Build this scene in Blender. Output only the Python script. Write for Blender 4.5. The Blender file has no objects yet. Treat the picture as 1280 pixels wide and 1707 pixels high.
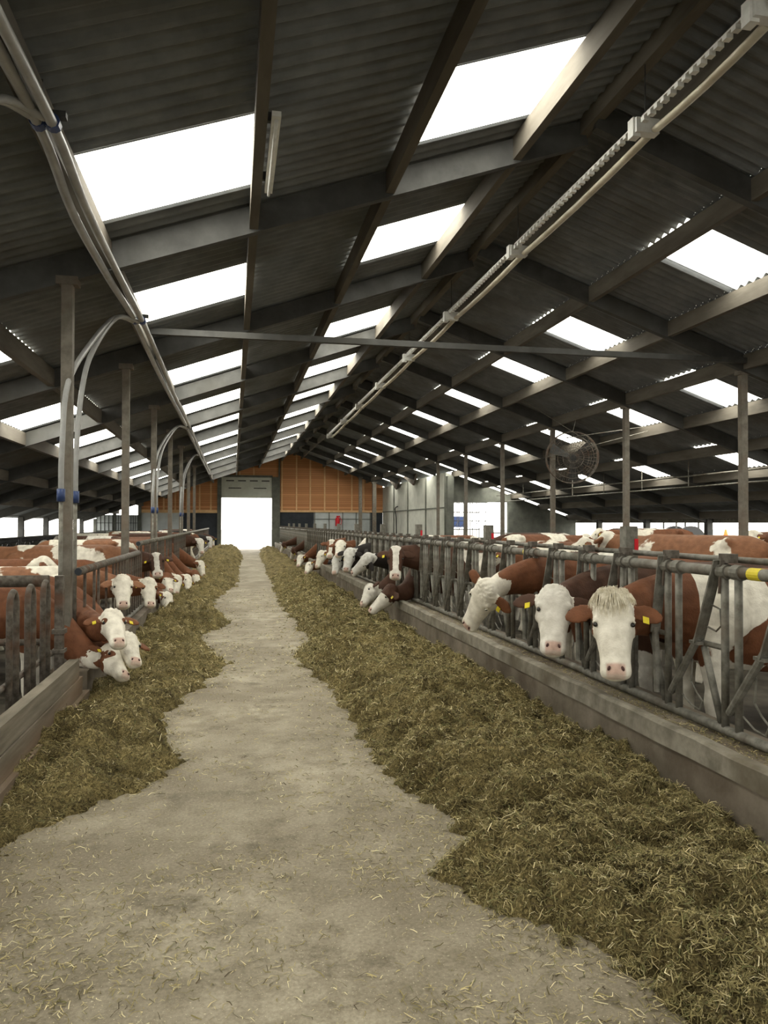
import bpy, math, random
import numpy as np
from mathutils import Vector, Matrix
random.seed(7); RNG = np.random.default_rng(11)
sc = bpy.context.scene
COL = sc.collection

# ------------------------------------------------------------------ camera, light, exposure
CAM_H = 1.72
YAW, PITCH, ROLL, FPX = 0.19715, 0.01479, 0.0018, 1258.65
cam_d = bpy.data.cameras.new('camera'); cam = bpy.data.objects.new('camera', cam_d); COL.objects.link(cam)
dv = Vector((math.sin(YAW)*math.cos(PITCH), math.cos(YAW)*math.cos(PITCH), math.sin(PITCH)))
r0 = Vector((math.cos(YAW), -math.sin(YAW), 0)); u0 = r0.cross(dv)
rv = r0*math.cos(ROLL)+u0*math.sin(ROLL); uv = -r0*math.sin(ROLL)+u0*math.cos(ROLL)
cam.matrix_world = Matrix(((rv.x, uv.x, -dv.x, 0), (rv.y, uv.y, -dv.y, 0), (rv.z, uv.z, -dv.z, CAM_H), (0, 0, 0, 1)))
cam_d.sensor_fit = 'VERTICAL'; cam_d.sensor_height = 24.0
cam_d.lens = FPX/1707*24.0; cam_d.clip_end = 400; cam_d.clip_start = 0.05
sc.camera = cam
sc.view_settings.view_transform = 'Standard'; sc.view_settings.look = 'None'
sc.view_settings.gamma = 1; sc.view_settings.use_curve_mapping = False
sc.view_settings.exposure = -1.30

SKY_STRENGTH = 14.0
SKYLIGHT_EMIT = 26.0
w = bpy.data.worlds.new('overcast_sky'); sc.world = w; w.use_nodes = True
bg = w.node_tree.nodes['Background']; bg.inputs[0].default_value = (1.0, 0.975, 0.90, 1); bg.inputs[1].default_value = SKY_STRENGTH
def portal(name, loc, rot, sx, sy):
    l = bpy.data.lights.new(name, 'AREA'); l.shape = 'RECTANGLE'; l.size = sx; l.size_y = sy
    l.cycles.is_portal = True
    o = bpy.data.objects.new(name, l); o.location = loc; o.rotation_euler = rot; COL.objects.link(o)
try:
    sc.cycles.use_denoising = True
    sc.cycles.max_bounces = 7; sc.cycles.diffuse_bounces = 5; sc.cycles.glossy_bounces = 3
    sc.cycles.use_light_tree = True; sc.cycles.sample_clamp_indirect = 12
    sc.cycles.caustics_reflective = False; sc.cycles.caustics_refractive = False
except Exception: pass

# ------------------------------------------------------------------ building numbers
RX, RZ, SL = 3.9, 6.35, 0.347           # ridge x, z, roof slope
XL, XR = -8.5, 16.3                     # eave walls
YN, YF = -6.0, 49.5                     # near and far gables
FL, FR = -1.5, 2.9                      # the two feed fences
BAY = 1.442
def roof_z(x): return RZ-SL*abs(x-RX)
FRAMES = [7.95+4.17*k for k in range(-3, 10)]      # left half frames
FRAMES_R = [11.6+4.0*k for k in range(-4, 10)]      # right half frames
YC = 34.3                                           # the outer right bays end here

# ------------------------------------------------------------------ materials
MATS = {}
def mat(name, c1, c2=None, scale=6, rough=.8, metal=0, bump=0, detail=5, c3=None, dist=0.01, coords='Object', stretch=None, spec=.3):
    m = bpy.data.materials.new(name); m.use_nodes = True; nt = m.node_tree; N = nt.nodes; L = nt.links
    b = N['Principled BSDF']; b.inputs['Roughness'].default_value = rough; b.inputs['Metallic'].default_value = metal
    b.inputs['Specular IOR Level'].default_value = spec
    if c2 is None: b.inputs['Base Color'].default_value = (*c1, 1)
    else:
        t = N.new('ShaderNodeTexCoord'); mp = N.new('ShaderNodeMapping'); L.new(t.outputs[coords], mp.inputs[0])
        if stretch: mp.inputs['Scale'].default_value = stretch
        n = N.new('ShaderNodeTexNoise'); n.inputs['Scale'].default_value = scale; n.inputs['Detail'].default_value = detail
        n.inputs['Roughness'].default_value = .62
        L.new(mp.outputs[0], n.inputs[0])
        r = N.new('ShaderNodeValToRGB'); r.color_ramp.elements[0].position = .34; r.color_ramp.elements[1].position = .66
        r.color_ramp.elements[0].color = (*c1, 1); r.color_ramp.elements[1].color = (*c2, 1)
        L.new(n.outputs[0], r.inputs[0]); out = r.outputs[0]
        if c3 is not None:
            n2 = N.new('ShaderNodeTexNoise'); n2.inputs['Scale'].default_value = scale*.23; n2.inputs['Detail'].default_value = 6
            L.new(mp.outputs[0], n2.inputs[0])
            r2 = N.new('ShaderNodeValToRGB'); r2.color_ramp.elements[0].position = .5; r2.color_ramp.elements[1].position = .68
            r2.color_ramp.elements[0].color = (0, 0, 0, 1); r2.color_ramp.elements[1].color = (.8, .8, .8, 1)
            L.new(n2.outputs[0], r2.inputs[0])
            mx = N.new('ShaderNodeMixRGB'); L.new(r2.outputs[0], mx.inputs[0]); L.new(out, mx.inputs[1]); mx.inputs[2].default_value = (*c3, 1)
            out = mx.outputs[0]
        L.new(out, b.inputs['Base Color'])
        if bump:
            bm = N.new('ShaderNodeBump'); bm.inputs['Strength'].default_value = bump; bm.inputs['Distance'].default_value = dist
            L.new(n.outputs[0], bm.inputs['Height']); L.new(bm.outputs[0], b.inputs['Normal'])
    MATS[name] = m; return m
M_steel = mat('galvanised_steel', (.11, .105, .085), (.25, .24, .205), 14, .6, .3, .2, c3=(.10, .075, .05))
M_rusty = mat('weathered_steel', (.06, .05, .038), (.17, .15, .125), 18, .7, .2, .3, c3=(.12, .06, .035))
M_column = mat('column_steel', (.12, .108, .085), (.20, .18, .15), 9, .7, .1, .1, c3=(.14, .10, .07))
M_dark = mat('dark_steel', (.03, .03, .03), (.07, .07, .065), 9, .6, .3)
M_roof = mat('fibre_cement', (.14, .15, .155), (.205, .215, .22), 3, .9, 0, .15, c3=(.12, .118, .105))
M_purlin = mat('purlin_timber', (.08, .07, .055), (.145, .13, .105), 5, .85, 0, .2, c3=(.10, .085, .065), stretch=(1, .2, 1))
M_rafter = mat('rafter_steel', (.055, .055, .052), (.085, .085, .08), 4, .75, 0, .1, c3=(.05, .048, .04))
M_curb = mat('curb_concrete', (.12, .10, .072), (.235, .20, .155), 3.2, .92, 0, .5, c3=(.085, .06, .04), dist=.02)
M_curbtop = mat('worn_concrete_edge', (.16, .145, .11), (.30, .275, .22), 7, .9, 0, .4, c3=(.10, .08, .05))
M_board = mat('grey_weathered_board', (.11, .095, .068), (.24, .21, .16), 8, .9, 0, .4, c3=(.2, .13, .08), stretch=(1, .12, 1.5))
M_wallconc = mat('pale_concrete_wall', (.50, .51, .45), (.62, .63, .56), 2, .9, 0, .1, c3=(.33, .33, .29))
M_greypanel = mat('grey_concrete_panel', (.46, .50, .50), (.58, .62, .62), 2, .9, 0, .1)
M_black = mat('opening_shade_black', (.02, .025, .03), (.035, .04, .05), 2, .7)  # near-black colour stands in for the shade inside openings
M_darkwall = mat('dark_render_wall', (.10, .105, .09), (.16, .165, .14), 3, .9, 0, .1)
M_lintel = mat('corrugated_eave_strip', (.17, .16, .13), (.26, .25, .2), 4, .85)
M_dooroff = mat('sectional_door_panel', (.50, .52, .46), (.60, .62, .56), 2, .6)
M_hose = mat('grey_plastic_hose', (.28, .28, .27), (.38, .38, .37), 5, .4, 0, 0)
M_blue = mat('blue_plastic', (.035, .06, .16), None, rough=.4)
M_red = mat('red_paint', (.6, .02, .03), None, rough=.4)
M_yellow = mat('yellow_plastic', (.75, .62, .03), (.62, .5, .03), 20, .45)
M_white = mat('white_enamel', (.75, .75, .72), (.6, .6, .57), 9, .4)
M_cream = mat('cream_rail', (.50, .46, .36), (.66, .62, .50), 6, .5, .1, c3=(.35, .3, .2))
M_orange = mat('orange_plastic', (.8, .15, .03), None)
M_horn = mat('pale_horn', (.6, .52, .4), (.45, .38, .28), 12, .5)
M_eye = mat('dark_eye', (.01, .008, .006), None, rough=.12, spec=.6)
M_nos = mat('nostril_dark', (.07, .03, .025), None, rough=.6)
M_yard = mat('yard_concrete', (.42, .41, .38), (.52, .51, .48), 1.5, .95)
M_slat = mat('dirty_slatted_floor', (.045, .04, .03), (.11, .095, .07), 4, .8, 0, .4, c3=(.03, .022, .015))
M_rubber = mat('black_rubber', (.02, .02, .02), None, rough=.7)

def floor_mat():
    m = bpy.data.materials.new('feed_alley_concrete'); m.use_nodes = True; nt = m.node_tree; N = nt.nodes; L = nt.links
    b = N['Principled BSDF']; b.inputs['Roughness'].default_value = .78; b.inputs['Specular IOR Level'].default_value = .35
    t = N.new('ShaderNodeTexCoord')
    def noise(s, d, r=.6):
        n = N.new('ShaderNodeTexNoise'); n.inputs['Scale'].default_value = s; n.inputs['Detail'].default_value = d; n.inputs['Roughness'].default_value = r
        L.new(t.outputs['Object'], n.inputs[0]); return n.outputs[0]
    def ramp(i, a, b_, ca, cb):
        r = N.new('ShaderNodeValToRGB'); r.color_ramp.elements[0].position = a; r.color_ramp.elements[1].position = b_
        r.color_ramp.elements[0].color = (*ca, 1); r.color_ramp.elements[1].color = (*cb, 1); L.new(i, r.inputs[0]); return r.outputs[0]
    def mix(f, a, c, mode='MIX'):
        x = N.new('ShaderNodeMixRGB'); x.blend_type = mode
        if isinstance(f, float): x.inputs[0].default_value = f
        else: L.new(f, x.inputs[0])
        L.new(a, x.inputs[1])
        if isinstance(c, tuple): x.inputs[2].default_value = (*c, 1)
        else: L.new(c, x.inputs[2])
        return x.outputs[0]
    big = noise(.55, 4); mid = noise(3.2, 6, .65); fine = noise(55, 5, .7); grit = noise(95, 2)
    c = ramp(big, .38, .62, (.215, .182, .128), (.395, .35, .262))
    c = mix(ramp(mid, .42, .60, (0, 0, 0), (.75,)*3), c, (.20, .17, .115))
    c = mix(ramp(noise(1.9, 9, .75), .54, .66, (0, 0, 0), (.8,)*3), c, (.11, .09, .055))
    c = mix(.6, c, ramp(fine, .3, .7, (.55, .54, .5), (1.4, 1.4, 1.38)), 'MULTIPLY')
    c = mix(ramp(grit, .655, .70, (0, 0, 0), (.75,)*3), c, (.70, .62, .42))
    L.new(c, b.inputs['Base Color'])
    bm = N.new('ShaderNodeBump'); bm.inputs['Strength'].default_value = .35; bm.inputs['Distance'].default_value = .01
    L.new(mid, bm.inputs['Height']); bm2 = N.new('ShaderNodeBump'); bm2.inputs['Strength'].default_value = .4; bm2.inputs['Distance'].default_value = .004
    L.new(fine, bm2.inputs['Height']); L.new(bm.outputs[0], bm2.inputs['Normal']); L.new(bm2.outputs[0], b.inputs['Normal'])
    return m
M_floor = floor_mat()

def skylight_mat():
    m = bpy.data.materials.new('translucent_roof_sheet'); m.use_nodes = True; nt = m.node_tree; N = nt.nodes; L = nt.links
    b = N['Principled BSDF']; b.inputs['Base Color'].default_value = (.8, .82, .8, 1); b.inputs['Roughness'].default_value = .5
    b.inputs['Emission Color'].default_value = (1.0, .97, .86, 1); b.inputs['Emission Strength'].default_value = SKYLIGHT_EMIT
    return m
M_sky = skylight_mat()

def plank_mat():
    m = bpy.data.materials.new('orange_timber_cladding'); m.use_nodes = True; nt = m.node_tree; N = nt.nodes; L = nt.links
    b = N['Principled BSDF']; b.inputs['Roughness'].default_value = .75
    t = N.new('ShaderNodeTexCoord'); s = N.new('ShaderNodeSeparateXYZ'); L.new(t.outputs['Object'], s.inputs[0])
    mu = N.new('ShaderNodeMath'); mu.operation = 'MULTIPLY'; mu.inputs[1].default_value = 1/.14; L.new(s.outputs['Z'], mu.inputs[0])
    fr = N.new('ShaderNodeMath'); fr.operation = 'FRACT'; L.new(mu.outputs[0], fr.inputs[0])
    fl = N.new('ShaderNodeMath'); fl.operation = 'FLOOR'; L.new(mu.outputs[0], fl.inputs[0])
    wn = N.new('ShaderNodeTexWhiteNoise'); wn.noise_dimensions = '1D'; L.new(fl.outputs[0], wn.inputs['W'])
    r = N.new('ShaderNodeValToRGB'); r.color_ramp.elements[0].color = (.46, .20, .075, 1); r.color_ramp.elements[1].color = (.66, .32, .14, 1); L.new(wn.outputs[0], r.inputs[0])
    g = N.new('ShaderNodeValToRGB'); g.color_ramp.elements[0].position = .0; g.color_ramp.elements[1].position = .12
    g.color_ramp.elements[0].color = (.25, .25, .25, 1); g.color_ramp.elements[1].color = (1, 1, 1, 1); L.new(fr.outputs[0], g.inputs[0])
    mx = N.new('ShaderNodeMixRGB'); mx.blend_type = 'MULTIPLY'; mx.inputs[0].default_value = 1; L.new(r.outputs[0], mx.inputs[1]); L.new(g.outputs[0], mx.inputs[2])
    L.new(mx.outputs[0], b.inputs['Base Color']); return m
M_plank = plank_mat()
M_stud = mat('timber_stud', (.62, .40, .2), (.75, .5, .27), 6, .8)

def coat_mat(name, brown, white):
    m = bpy.data.materials.new(name); m.use_nodes = True; nt = m.node_tree; N = nt.nodes; L = nt.links
    b = N['Principled BSDF']; b.inputs['Roughness'].default_value = .7; b.inputs['Specular IOR Level'].default_value = .25
    t = N.new('ShaderNodeTexCoord')
    sd = N.new('ShaderNodeAttribute'); sd.attribute_type = 'OBJECT'; sd.attribute_name = 'coat_seed'
    wb = N.new('ShaderNodeAttribute'); wb.attribute_type = 'OBJECT'; wb.attribute_name = 'coat_white'
    at = N.new('ShaderNodeAttribute'); at.attribute_type = 'GEOMETRY'; at.attribute_name = 'coat'
    sp = N.new('ShaderNodeSeparateColor'); L.new(at.outputs['Color'], sp.inputs[0])
    cb = N.new('ShaderNodeCombineXYZ')
    for i in range(3): L.new(sd.outputs['Fac'], cb.inputs[i])
    ad = N.new('ShaderNodeVectorMath'); ad.operation = 'ADD'; L.new(t.outputs['Object'], ad.inputs[0]); L.new(cb.outputs[0], ad.inputs[1])
    def noise(s, d, vec):
        n = N.new('ShaderNodeTexNoise'); n.inputs['Scale'].default_value = s; n.inputs['Detail'].default_value = d; L.new(vec, n.inputs[0]); return n.outputs[0]
    def math_(op, a, c):
        x = N.new('ShaderNodeMath'); x.operation = op
        for i, v in enumerate((a, c)):
            if isinstance(v, (int, float)): x.inputs[i].default_value = v
            else: L.new(v, x.inputs[i])
        return x.outputs[0]
    n1 = noise(1.5, 1.5, ad.outputs[0]); n2 = noise(14, 4, ad.outputs[0]); fine = noise(90, 3, t.outputs['Object'])
    v = math_('ADD', n1, math_('MULTIPLY', math_('SUBTRACT', n2, .5), .09))
    v = math_('ADD', v, sp.outputs[0]); v = math_('SUBTRACT', v, sp.outputs[2]); v = math_('ADD', v, wb.outputs['Fac'])
    r = N.new('ShaderNodeValToRGB'); r.color_ramp.elements[0].position = .535; r.color_ramp.elements[1].position = .55; L.new(v, r.inputs[0])
    r.color_ramp.elements[0].color = (0, 0, 0, 1); r.color_ramp.elements[1].color = (1, 1, 1, 1)
    var = N.new('ShaderNodeValToRGB'); L.new(n2, var.inputs[0]); var.color_ramp.elements[0].color = (.72, .70, .66, 1); var.color_ramp.elements[1].color = (1.15, 1.15, 1.15, 1)
    var.color_ramp.elements[0].position = .3; var.color_ramp.elements[1].position = .65
    mx = N.new('ShaderNodeMixRGB'); L.new(r.outputs[0], mx.inputs[0]); mx.inputs[1].default_value = (*brown, 1); mx.inputs[2].default_value = (*white, 1)
    m2 = N.new('ShaderNodeMixRGB'); L.new(sp.outputs[1], m2.inputs[0]); L.new(mx.outputs[0], m2.inputs[1]); m2.inputs[2].default_value = (.56, .36, .29, 1)
    m3 = N.new('ShaderNodeMixRGB'); m3.blend_type = 'MULTIPLY'; m3.inputs[0].default_value = .7; L.new(m2.outputs[0], m3.inputs[1]); L.new(var.outputs[0], m3.inputs[2])
    L.new(m3.outputs[0], b.inputs['Base Color'])
    bm = N.new('ShaderNodeBump'); bm.inputs['Strength'].default_value = .5; bm.inputs['Distance'].default_value = .006
    L.new(math_('ADD', fine, math_('MULTIPLY', n2, 2.0)), bm.inputs['Height']); L.new(bm.outputs[0], b.inputs['Normal'])
    return m
WH = (.74, .70, .60)
M_coat = [coat_mat('red_brown_and_white_coat', (.155, .060, .026), WH), coat_mat('dark_brown_and_white_coat', (.07, .032, .018), (.66, .63, .56)),
          coat_mat('light_tan_and_white_coat', (.23, .105, .052), WH), coat_mat('black_and_white_coat', (.02, .016, .014), (.6, .59, .55))]

def hay_mats():
    out = []
    for nm, straw in (('hay_heap_base', False), ('hay_strands', True)):
        m = bpy.data.materials.new(nm); m.use_nodes = True; nt = m.node_tree; N = nt.nodes; L = nt.links
        b = N['Principled BSDF']; b.inputs['Roughness'].default_value = .85; b.inputs['Specular IOR Level'].default_value = .2
        if straw:
            a = N.new('ShaderNodeAttribute'); a.attribute_type = 'GEOMETRY'; a.attribute_name = 'straw'; L.new(a.outputs['Color'], b.inputs['Base Color'])
        else:
            t = N.new('ShaderNodeTexCoord')
            n = N.new('ShaderNodeTexNoise'); n.inputs['Scale'].default_value = 42; n.inputs['Detail'].default_value = 8; n.inputs['Roughness'].default_value = .75; n.inputs['Distortion'].default_value = 1.5
            L.new(t.outputs['Object'], n.inputs[0])
            r = N.new('ShaderNodeValToRGB'); e = r.color_ramp.elements
            e[0].position = .38; e[0].color = (.05, .040, .018, 1); e[1].position = .64; e[1].color = (.50, .415, .20, 1)
            k = e.new(.5); k.color = (.21, .175, .078, 1)
            L.new(n.outputs[0], r.inputs[0])
            n2 = N.new('ShaderNodeTexNoise'); n2.inputs['Scale'].default_value = 4.5; n2.inputs['Detail'].default_value = 5; L.new(t.outputs['Object'], n2.inputs[0])
            r2 = N.new('ShaderNodeValToRGB'); r2.color_ramp.elements[0].position = .35; r2.color_ramp.elements[0].color = (.5, .47, .38, 1); r2.color_ramp.elements[1].position = .65; r2.color_ramp.elements[1].color = (1.25, 1.2, 1.1, 1)
            L.new(n2.outputs[0], r2.inputs[0])
            mx = N.new('ShaderNodeMixRGB'); mx.blend_type = 'MULTIPLY'; mx.inputs[0].default_value = 1; L.new(r.outputs[0], mx.inputs[1]); L.new(r2.outputs[0], mx.inputs[2])
            L.new(mx.outputs[0], b.inputs['Base Color'])
            bm = N.new('ShaderNodeBump'); bm.inputs['Strength'].default_value = .9; bm.inputs['Distance'].default_value = .03
            L.new(n.outputs[0], bm.inputs['Height']); L.new(bm.outputs[0], b.inputs['Normal'])
        out.append(m)
    return out
M_hay, M_straw = hay_mats()

# ------------------------------------------------------------------ mesh helpers
class MB:
    def __init__(s): s.v = []; s.f = []
    def add(s, vs, fs):
        o = len(s.v); s.v += [tuple(map(float, p)) for p in vs]; s.f += [tuple(i+o for i in f) for f in fs]; return s
    def box(s, lo, hi):
        x0, y0, z0 = lo; x1, y1, z1 = hi
        return s.add([(x0, y0, z0), (x1, y0, z0), (x1, y1, z0), (x0, y1, z0), (x0, y0, z1), (x1, y0, z1), (x1, y1, z1), (x0, y1, z1)],
                     [(0, 3, 2, 1), (4, 5, 6, 7), (0, 1, 5, 4), (1, 2, 6, 5), (2, 3, 7, 6), (3, 0, 4, 7)])
    def beam(s, p0, p1, wd, h, up=(0, 0, 1)):
        a = Vector(p0); b = Vector(p1); t = (b-a).normalized(); sd = t.cross(Vector(up)).normalized(); u = sd.cross(t).normalized()
        vs = []
        for p in (a, b):
            for i, j in ((-1, -1), (1, -1), (1, 1), (-1, 1)): vs.append(p+sd*(i*wd/2)+u*(j*h/2))
        return s.add(vs, [(0, 1, 2, 3), (7, 6, 5, 4), (0, 4, 5, 1), (1, 5, 6, 2), (2, 6, 7, 3), (3, 7, 4, 0)])
    def ring(s, pts, rads, n=10, cap=True, up=(0, 0, 1)):
        P = [Vector(p) for p in pts]; k = len(P); vs = []; u = None
        for i in range(k):
            t = (P[min(i+1, k-1)]-P[max(i-1, 0)]).normalized()
            if u is None:
                u = Vector(up)
                if abs(t.dot(u)) > .95: u = Vector((1, 0, 0)) if abs(t.x) < .9 else Vector((0, 1, 0))
            u = (u-t*u.dot(t)).normalized(); sd = t.cross(u)
            r = rads[i] if isinstance(rads, (list, tuple)) else rads
            ra, rb = (r if isinstance(r, (list, tuple)) else (r, r))
            for j in range(n):
                a = 2*math.pi*j/n; vs.append(P[i]+sd*(math.cos(a)*ra)+u*(math.sin(a)*rb))
        fs = []
        for i in range(k-1):
            for j in range(n): fs.append((i*n+j, i*n+(j+1) % n, (i+1)*n+(j+1) % n, (i+1)*n+j))
        if cap: fs.append(tuple(range(n))[::-1]); fs.append(tuple((k-1)*n+j for j in range(n)))
        return s.add(vs, fs)
    def tube(s, a, b, r, n=10): return s.ring([a, b], r, n)
    def ball(s, c, r, n=10, m=7):
        rx, ry, rz = r if isinstance(r, (list, tuple)) else (r, r, r); vs = [(c[0], c[1], c[2]-rz)]
        for i in range(1, m):
            a = -math.pi/2+math.pi*i/m
            for j in range(n): b = 2*math.pi*j/n; vs.append((c[0]+rx*math.cos(a)*math.cos(b), c[1]+ry*math.cos(a)*math.sin(b), c[2]+rz*math.sin(a)))
        vs.append((c[0], c[1], c[2]+rz)); fs = [(0, 1+(j+1) % n, 1+j) for j in range(n)]
        for i in range(m-2):
            for j in range(n): fs.append((1+i*n+j, 1+i*n+(j+1) % n, 1+(i+1)*n+(j+1) % n, 1+(i+1)*n+j))
        l = len(vs)-1; q = 1+(m-2)*n; fs += [(l, q+j, q+(j+1) % n) for j in range(n)]
        return s.add(vs, fs)
    def poly(s, pts, th):     # extruded polygon in XZ, thickness along Y: pts (x,z), th (y0,y1)
        k = len(pts); vs = [(x, th[0], z) for x, z in pts]+[(x, th[1], z) for x, z in pts]
        fs = [tuple(range(k)), tuple(range(2*k-1, k-1, -1))]+[(i, i+k, (i+1) % k+k, (i+1) % k) for i in range(k)]
        return s.add(vs, fs)
    def mesh(s, name, m, smooth=False, origin=(0, 0, 0)):
        me = bpy.data.meshes.new(name); o = origin
        me.from_pydata([(v[0]-o[0], v[1]-o[1], v[2]-o[2]) for v in s.v], [], s.f); me.update()
        if m: me.materials.append(m)
        if smooth:
            me.polygons.foreach_set('use_smooth', [len(p.vertices) == 4 for p in me.polygons] if smooth == 'q' else [True]*len(me.polygons))
        return me
    def build(s, name, m, parent=None, smooth=False, origin=None):
        o = origin if origin is not None else (parent.location if parent is not None and parent.parent is None else (0, 0, 0))
        if parent is not None and parent.parent is not None: o = parent.parent.location
        me = s.mesh(name, m, smooth, o); ob = bpy.data.objects.new(name, me); COL.objects.link(ob)
        if parent is not None: ob.parent = parent
        else: ob.location = o
        return ob
def tag(o, label=None, cat=None, group=None, kind=None):
    if label: o['label'] = label
    if cat: o['category'] = cat
    if group: o['group'] = group
    if kind: o['kind'] = kind
    return o
def empty(name, loc, label=None, cat=None, group=None):
    o = bpy.data.objects.new(name, None); o.location = loc; o.empty_display_size = .1; COL.objects.link(o); return tag(o, label, cat, group)
def link_mesh(name, me, parent, loc=(0, 0, 0)):
    o = bpy.data.objects.new(name, me); o.parent = parent; o.location = loc; COL.objects.link(o); return o
def copy_tree(o, parent=None):
    c = o.copy(); COL.objects.link(c)
    if parent is not None: c.parent = parent
    for ch in list(o.children): copy_tree(ch, c)
    return c
def struct(name, mb, m, smooth=False): o = mb.build(name, m, None, smooth, origin=(0, 0, 0)); o['kind'] = 'structure'; return o

# ------------------------------------------------------------------ floor, ground
g = MB().add([(-120, -60, -.06), (140, -60, -.06), (140, 200, -.06), (-120, 200, -.06)], [(0, 1, 2, 3)])
struct('ground', g, M_yard)
f = MB().box((-1.62, YN, -.05), (3.0, YF+.3, 0)); struct('floor', f, M_floor)
f = MB().box((XL, YN, -.05), (-1.62, YF, .02)); struct('floor_pen_left', f, M_slat)
f = MB().box((3.0, YN, -.05), (XR, YF, .02)); struct('floor_pen_right', f, M_slat)

# ------------------------------------------------------------------ roof: corrugated sheets, skylights, purlins, rafters
def sheet(x0, x1, y0, y1, m, name, off=0, parent=None, per=6):
    WL, AMP = .177, .026
    n = max(2, int(round((y1-y0)/WL*per))); ys = np.linspace(y0, y1, n+1)
    zc = AMP*np.cos(2*np.pi*ys/WL)
    vs = []
    for x in (x0, x1):
        z = roof_z(x)+off
        vs += [(x, y, z+c) for y, c in zip(ys, zc)]
    fs = [(i, i+1, n+1+i+1, n+1+i) for i in range(n)]
    return vs, fs
left_edges = [RX]+[3.08-BAY*k for k in range(0, 8)]+[XL-.35]
right_edges = [RX]+[4.36+BAY*k for k in range(0, 9)]+[XR+.35]
SKYL = []   # x0,x1,y0,y1
for (a, b) in ((6.22, 7.48), (9.78, 11.1), (14.6, 16.1), (18.95, 20.3), (23.1, 24.3), (27.3, 28.5), (31.5, 32.7), (35.6, 36.9), (39.8, 41.1), (44.0, 45.2), (1.6, 2.9)):
    for j in (0, 2, 4): SKYL.append(('l', j, a, b))
for (a, b) in ((8.8, 9.9), (13.0, 14.15), (16.25, 17.4), (20.3, 21.5), (24.5, 25.7), (28.6, 29.8), (32.6, 33.8), (36.8, 38), (41, 42.2), (45.2, 46.4), (4.7, 5.8), (.5, 1.7)):
    for j in (1, 3, 5): SKYL.append(('r', j, a, b))
roofm = MB(); wi = 0
def edges(side, j):
    if side == 'l': return left_edges[1+j+1], left_edges[1+j]
    return right_edges[1+j], right_edges[1+j+1]
for side, E in (('l', left_edges), ('r', right_edges)):
    for i in range(len(E)-1):
        x0, x1 = min(E[i], E[i+1]), max(E[i], E[i+1])
        cuts = sorted([(a, b) for (s_, j, a, b) in SKYL if s_ == side and abs(edges(s_, j)[0]-x0) < .01])
        y = YN-.4; yend = YC if (side == 'r' and x0 > 10) else YF+.6
        cuts = [c for c in cuts if c[1] < yend]
        for (a, b) in cuts+[(yend, None)]:
            vs, fs = sheet(x0, x1, y, a, None, ''); roofm.add(vs, fs)
            if b is None: break
            wi += 1
            sv, sf = sheet(x0, x1, a, b, None, '', off=.004, per=8); wm = MB().add(sv, sf)
            o = struct('window_%d' % wi, wm, M_sky)
            y = b
struct('ceiling', roofm, M_roof)
pl = MB()
for E in (left_edges[1:-1], right_edges[1:-1]):
    for x in E:
        z = roof_z(x)-.13; pl.box((x-.045, YN, z-.17), (x+.045, YC if x > 10 else YF, z+.085))
pl.box((RX-.06, YN, RZ-.22), (RX+.06, YF, RZ-.02))
struct('ceiling_purlins', pl, M_purlin)
nf = 0
for sgn, FRS in ((-1, FRAMES), (1, FRAMES_R)):
    for y in FRS:
        if y > YF: continue
        rf = MB(); xe = XL if sgn < 0 else (XR if y < YC else 9.7); nf += 1
        rf.beam((RX, y, RZ-.19), (xe, y, roof_z(xe)-.19), .10, .27, up=(0, 0, 1))
        if sgn < 0: rf.box((XL-.05, y-.1, 0), (XL+.16, y+.1, roof_z(XL)-.1))
        elif y < YC: rf.box((XR-.16, y-.1, 0), (XR+.05, y+.1, roof_z(XR)-.1))
        struct('ceiling_rafter_%d' % nf, rf, M_rafter)

# ------------------------------------------------------------------ long walls with open eave strip
def eave_wall(name, x, zlo, zhi, th, YF=YF):
    b = MB(); b.box((min(x, x+th), YN, 0), (max(x, x+th), YF, zlo)); struct(name, b, M_darkwall)
    t = MB(); zt = roof_z(x)-.03; n = int((YF-YN)/.177*4); ys = np.linspace(YN, YF, n)
    vs = []
    for z in (zhi, zt): vs += [(x+th/2+.02*math.cos(2*math.pi*y/.177), y, z) for y in ys]
    t.add(vs, [(i, i+1, n+i+1, n+i) for i in range(n-1)]); struct(name.replace('wall', 'trim')+'_eave_strip', t, M_lintel)
eave_wall('wall_left', XL, 1.0, 1.97, -.15)
eave_wall('wall_right', XR, 1.14, 1.75, .15, YC)
portal('portal_left', (XL-.1, 21, 1.5), (0, math.radians(-90), 0), 1.0, 55)
portal('portal_right', (XR+.1, 14, 1.45), (0, math.radians(90), 0), .65, 40.5)
portal('portal_opening', (11.47, 34.4, 1.85), (math.radians(-90), 0, 0), 2.8, 1.8)
portal('portal_end_door', (.86, YF+.3, 1.7), (math.radians(-90), 0, 0), 3.2, 3.4)

# far gable
gw = MB()
def gpoly(x0, x1, z0):   # from z0 up to roof underside
    xs = sorted({x0, x1} | ({RX} if x0 < RX < x1 else set())); pts = [(x0, z0), (x1, z0)]+[(x, roof_z(x)-.03) for x in xs[::-1]]
    return pts
gw.poly(gpoly(-5.7, -.76, 2.42), (YF, YF+.12)); gw.poly(gpoly(-.76, 2.46, 4.7), (YF, YF+.12)); gw.poly(gpoly(2.46, 9.8, 2.5), (YF, YF+.12))
struct('wall_far_gable', gw, M_plank)
st = MB()
for x in (-5.0, -4.3, -3.6, -2.9, -2.1, -1.4, .4, 1.3, 3.1, 4.05, 4.95, 5.9, 6.8, 7.7, 8.5, 9.2):
    st.box((x-.045, YF-.06, 2.45 if not -.76 < x < 2.46 else 4.72), (x+.045, YF, roof_z(x)-.1))
st.box((-5.7, YF-.07, 2.35), (-.95, YF, 2.55)); st.box((2.96, YF-.07, 2.42), (9.8, YF, 2.56))
struct('trim_1', st, M_stud)
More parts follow.
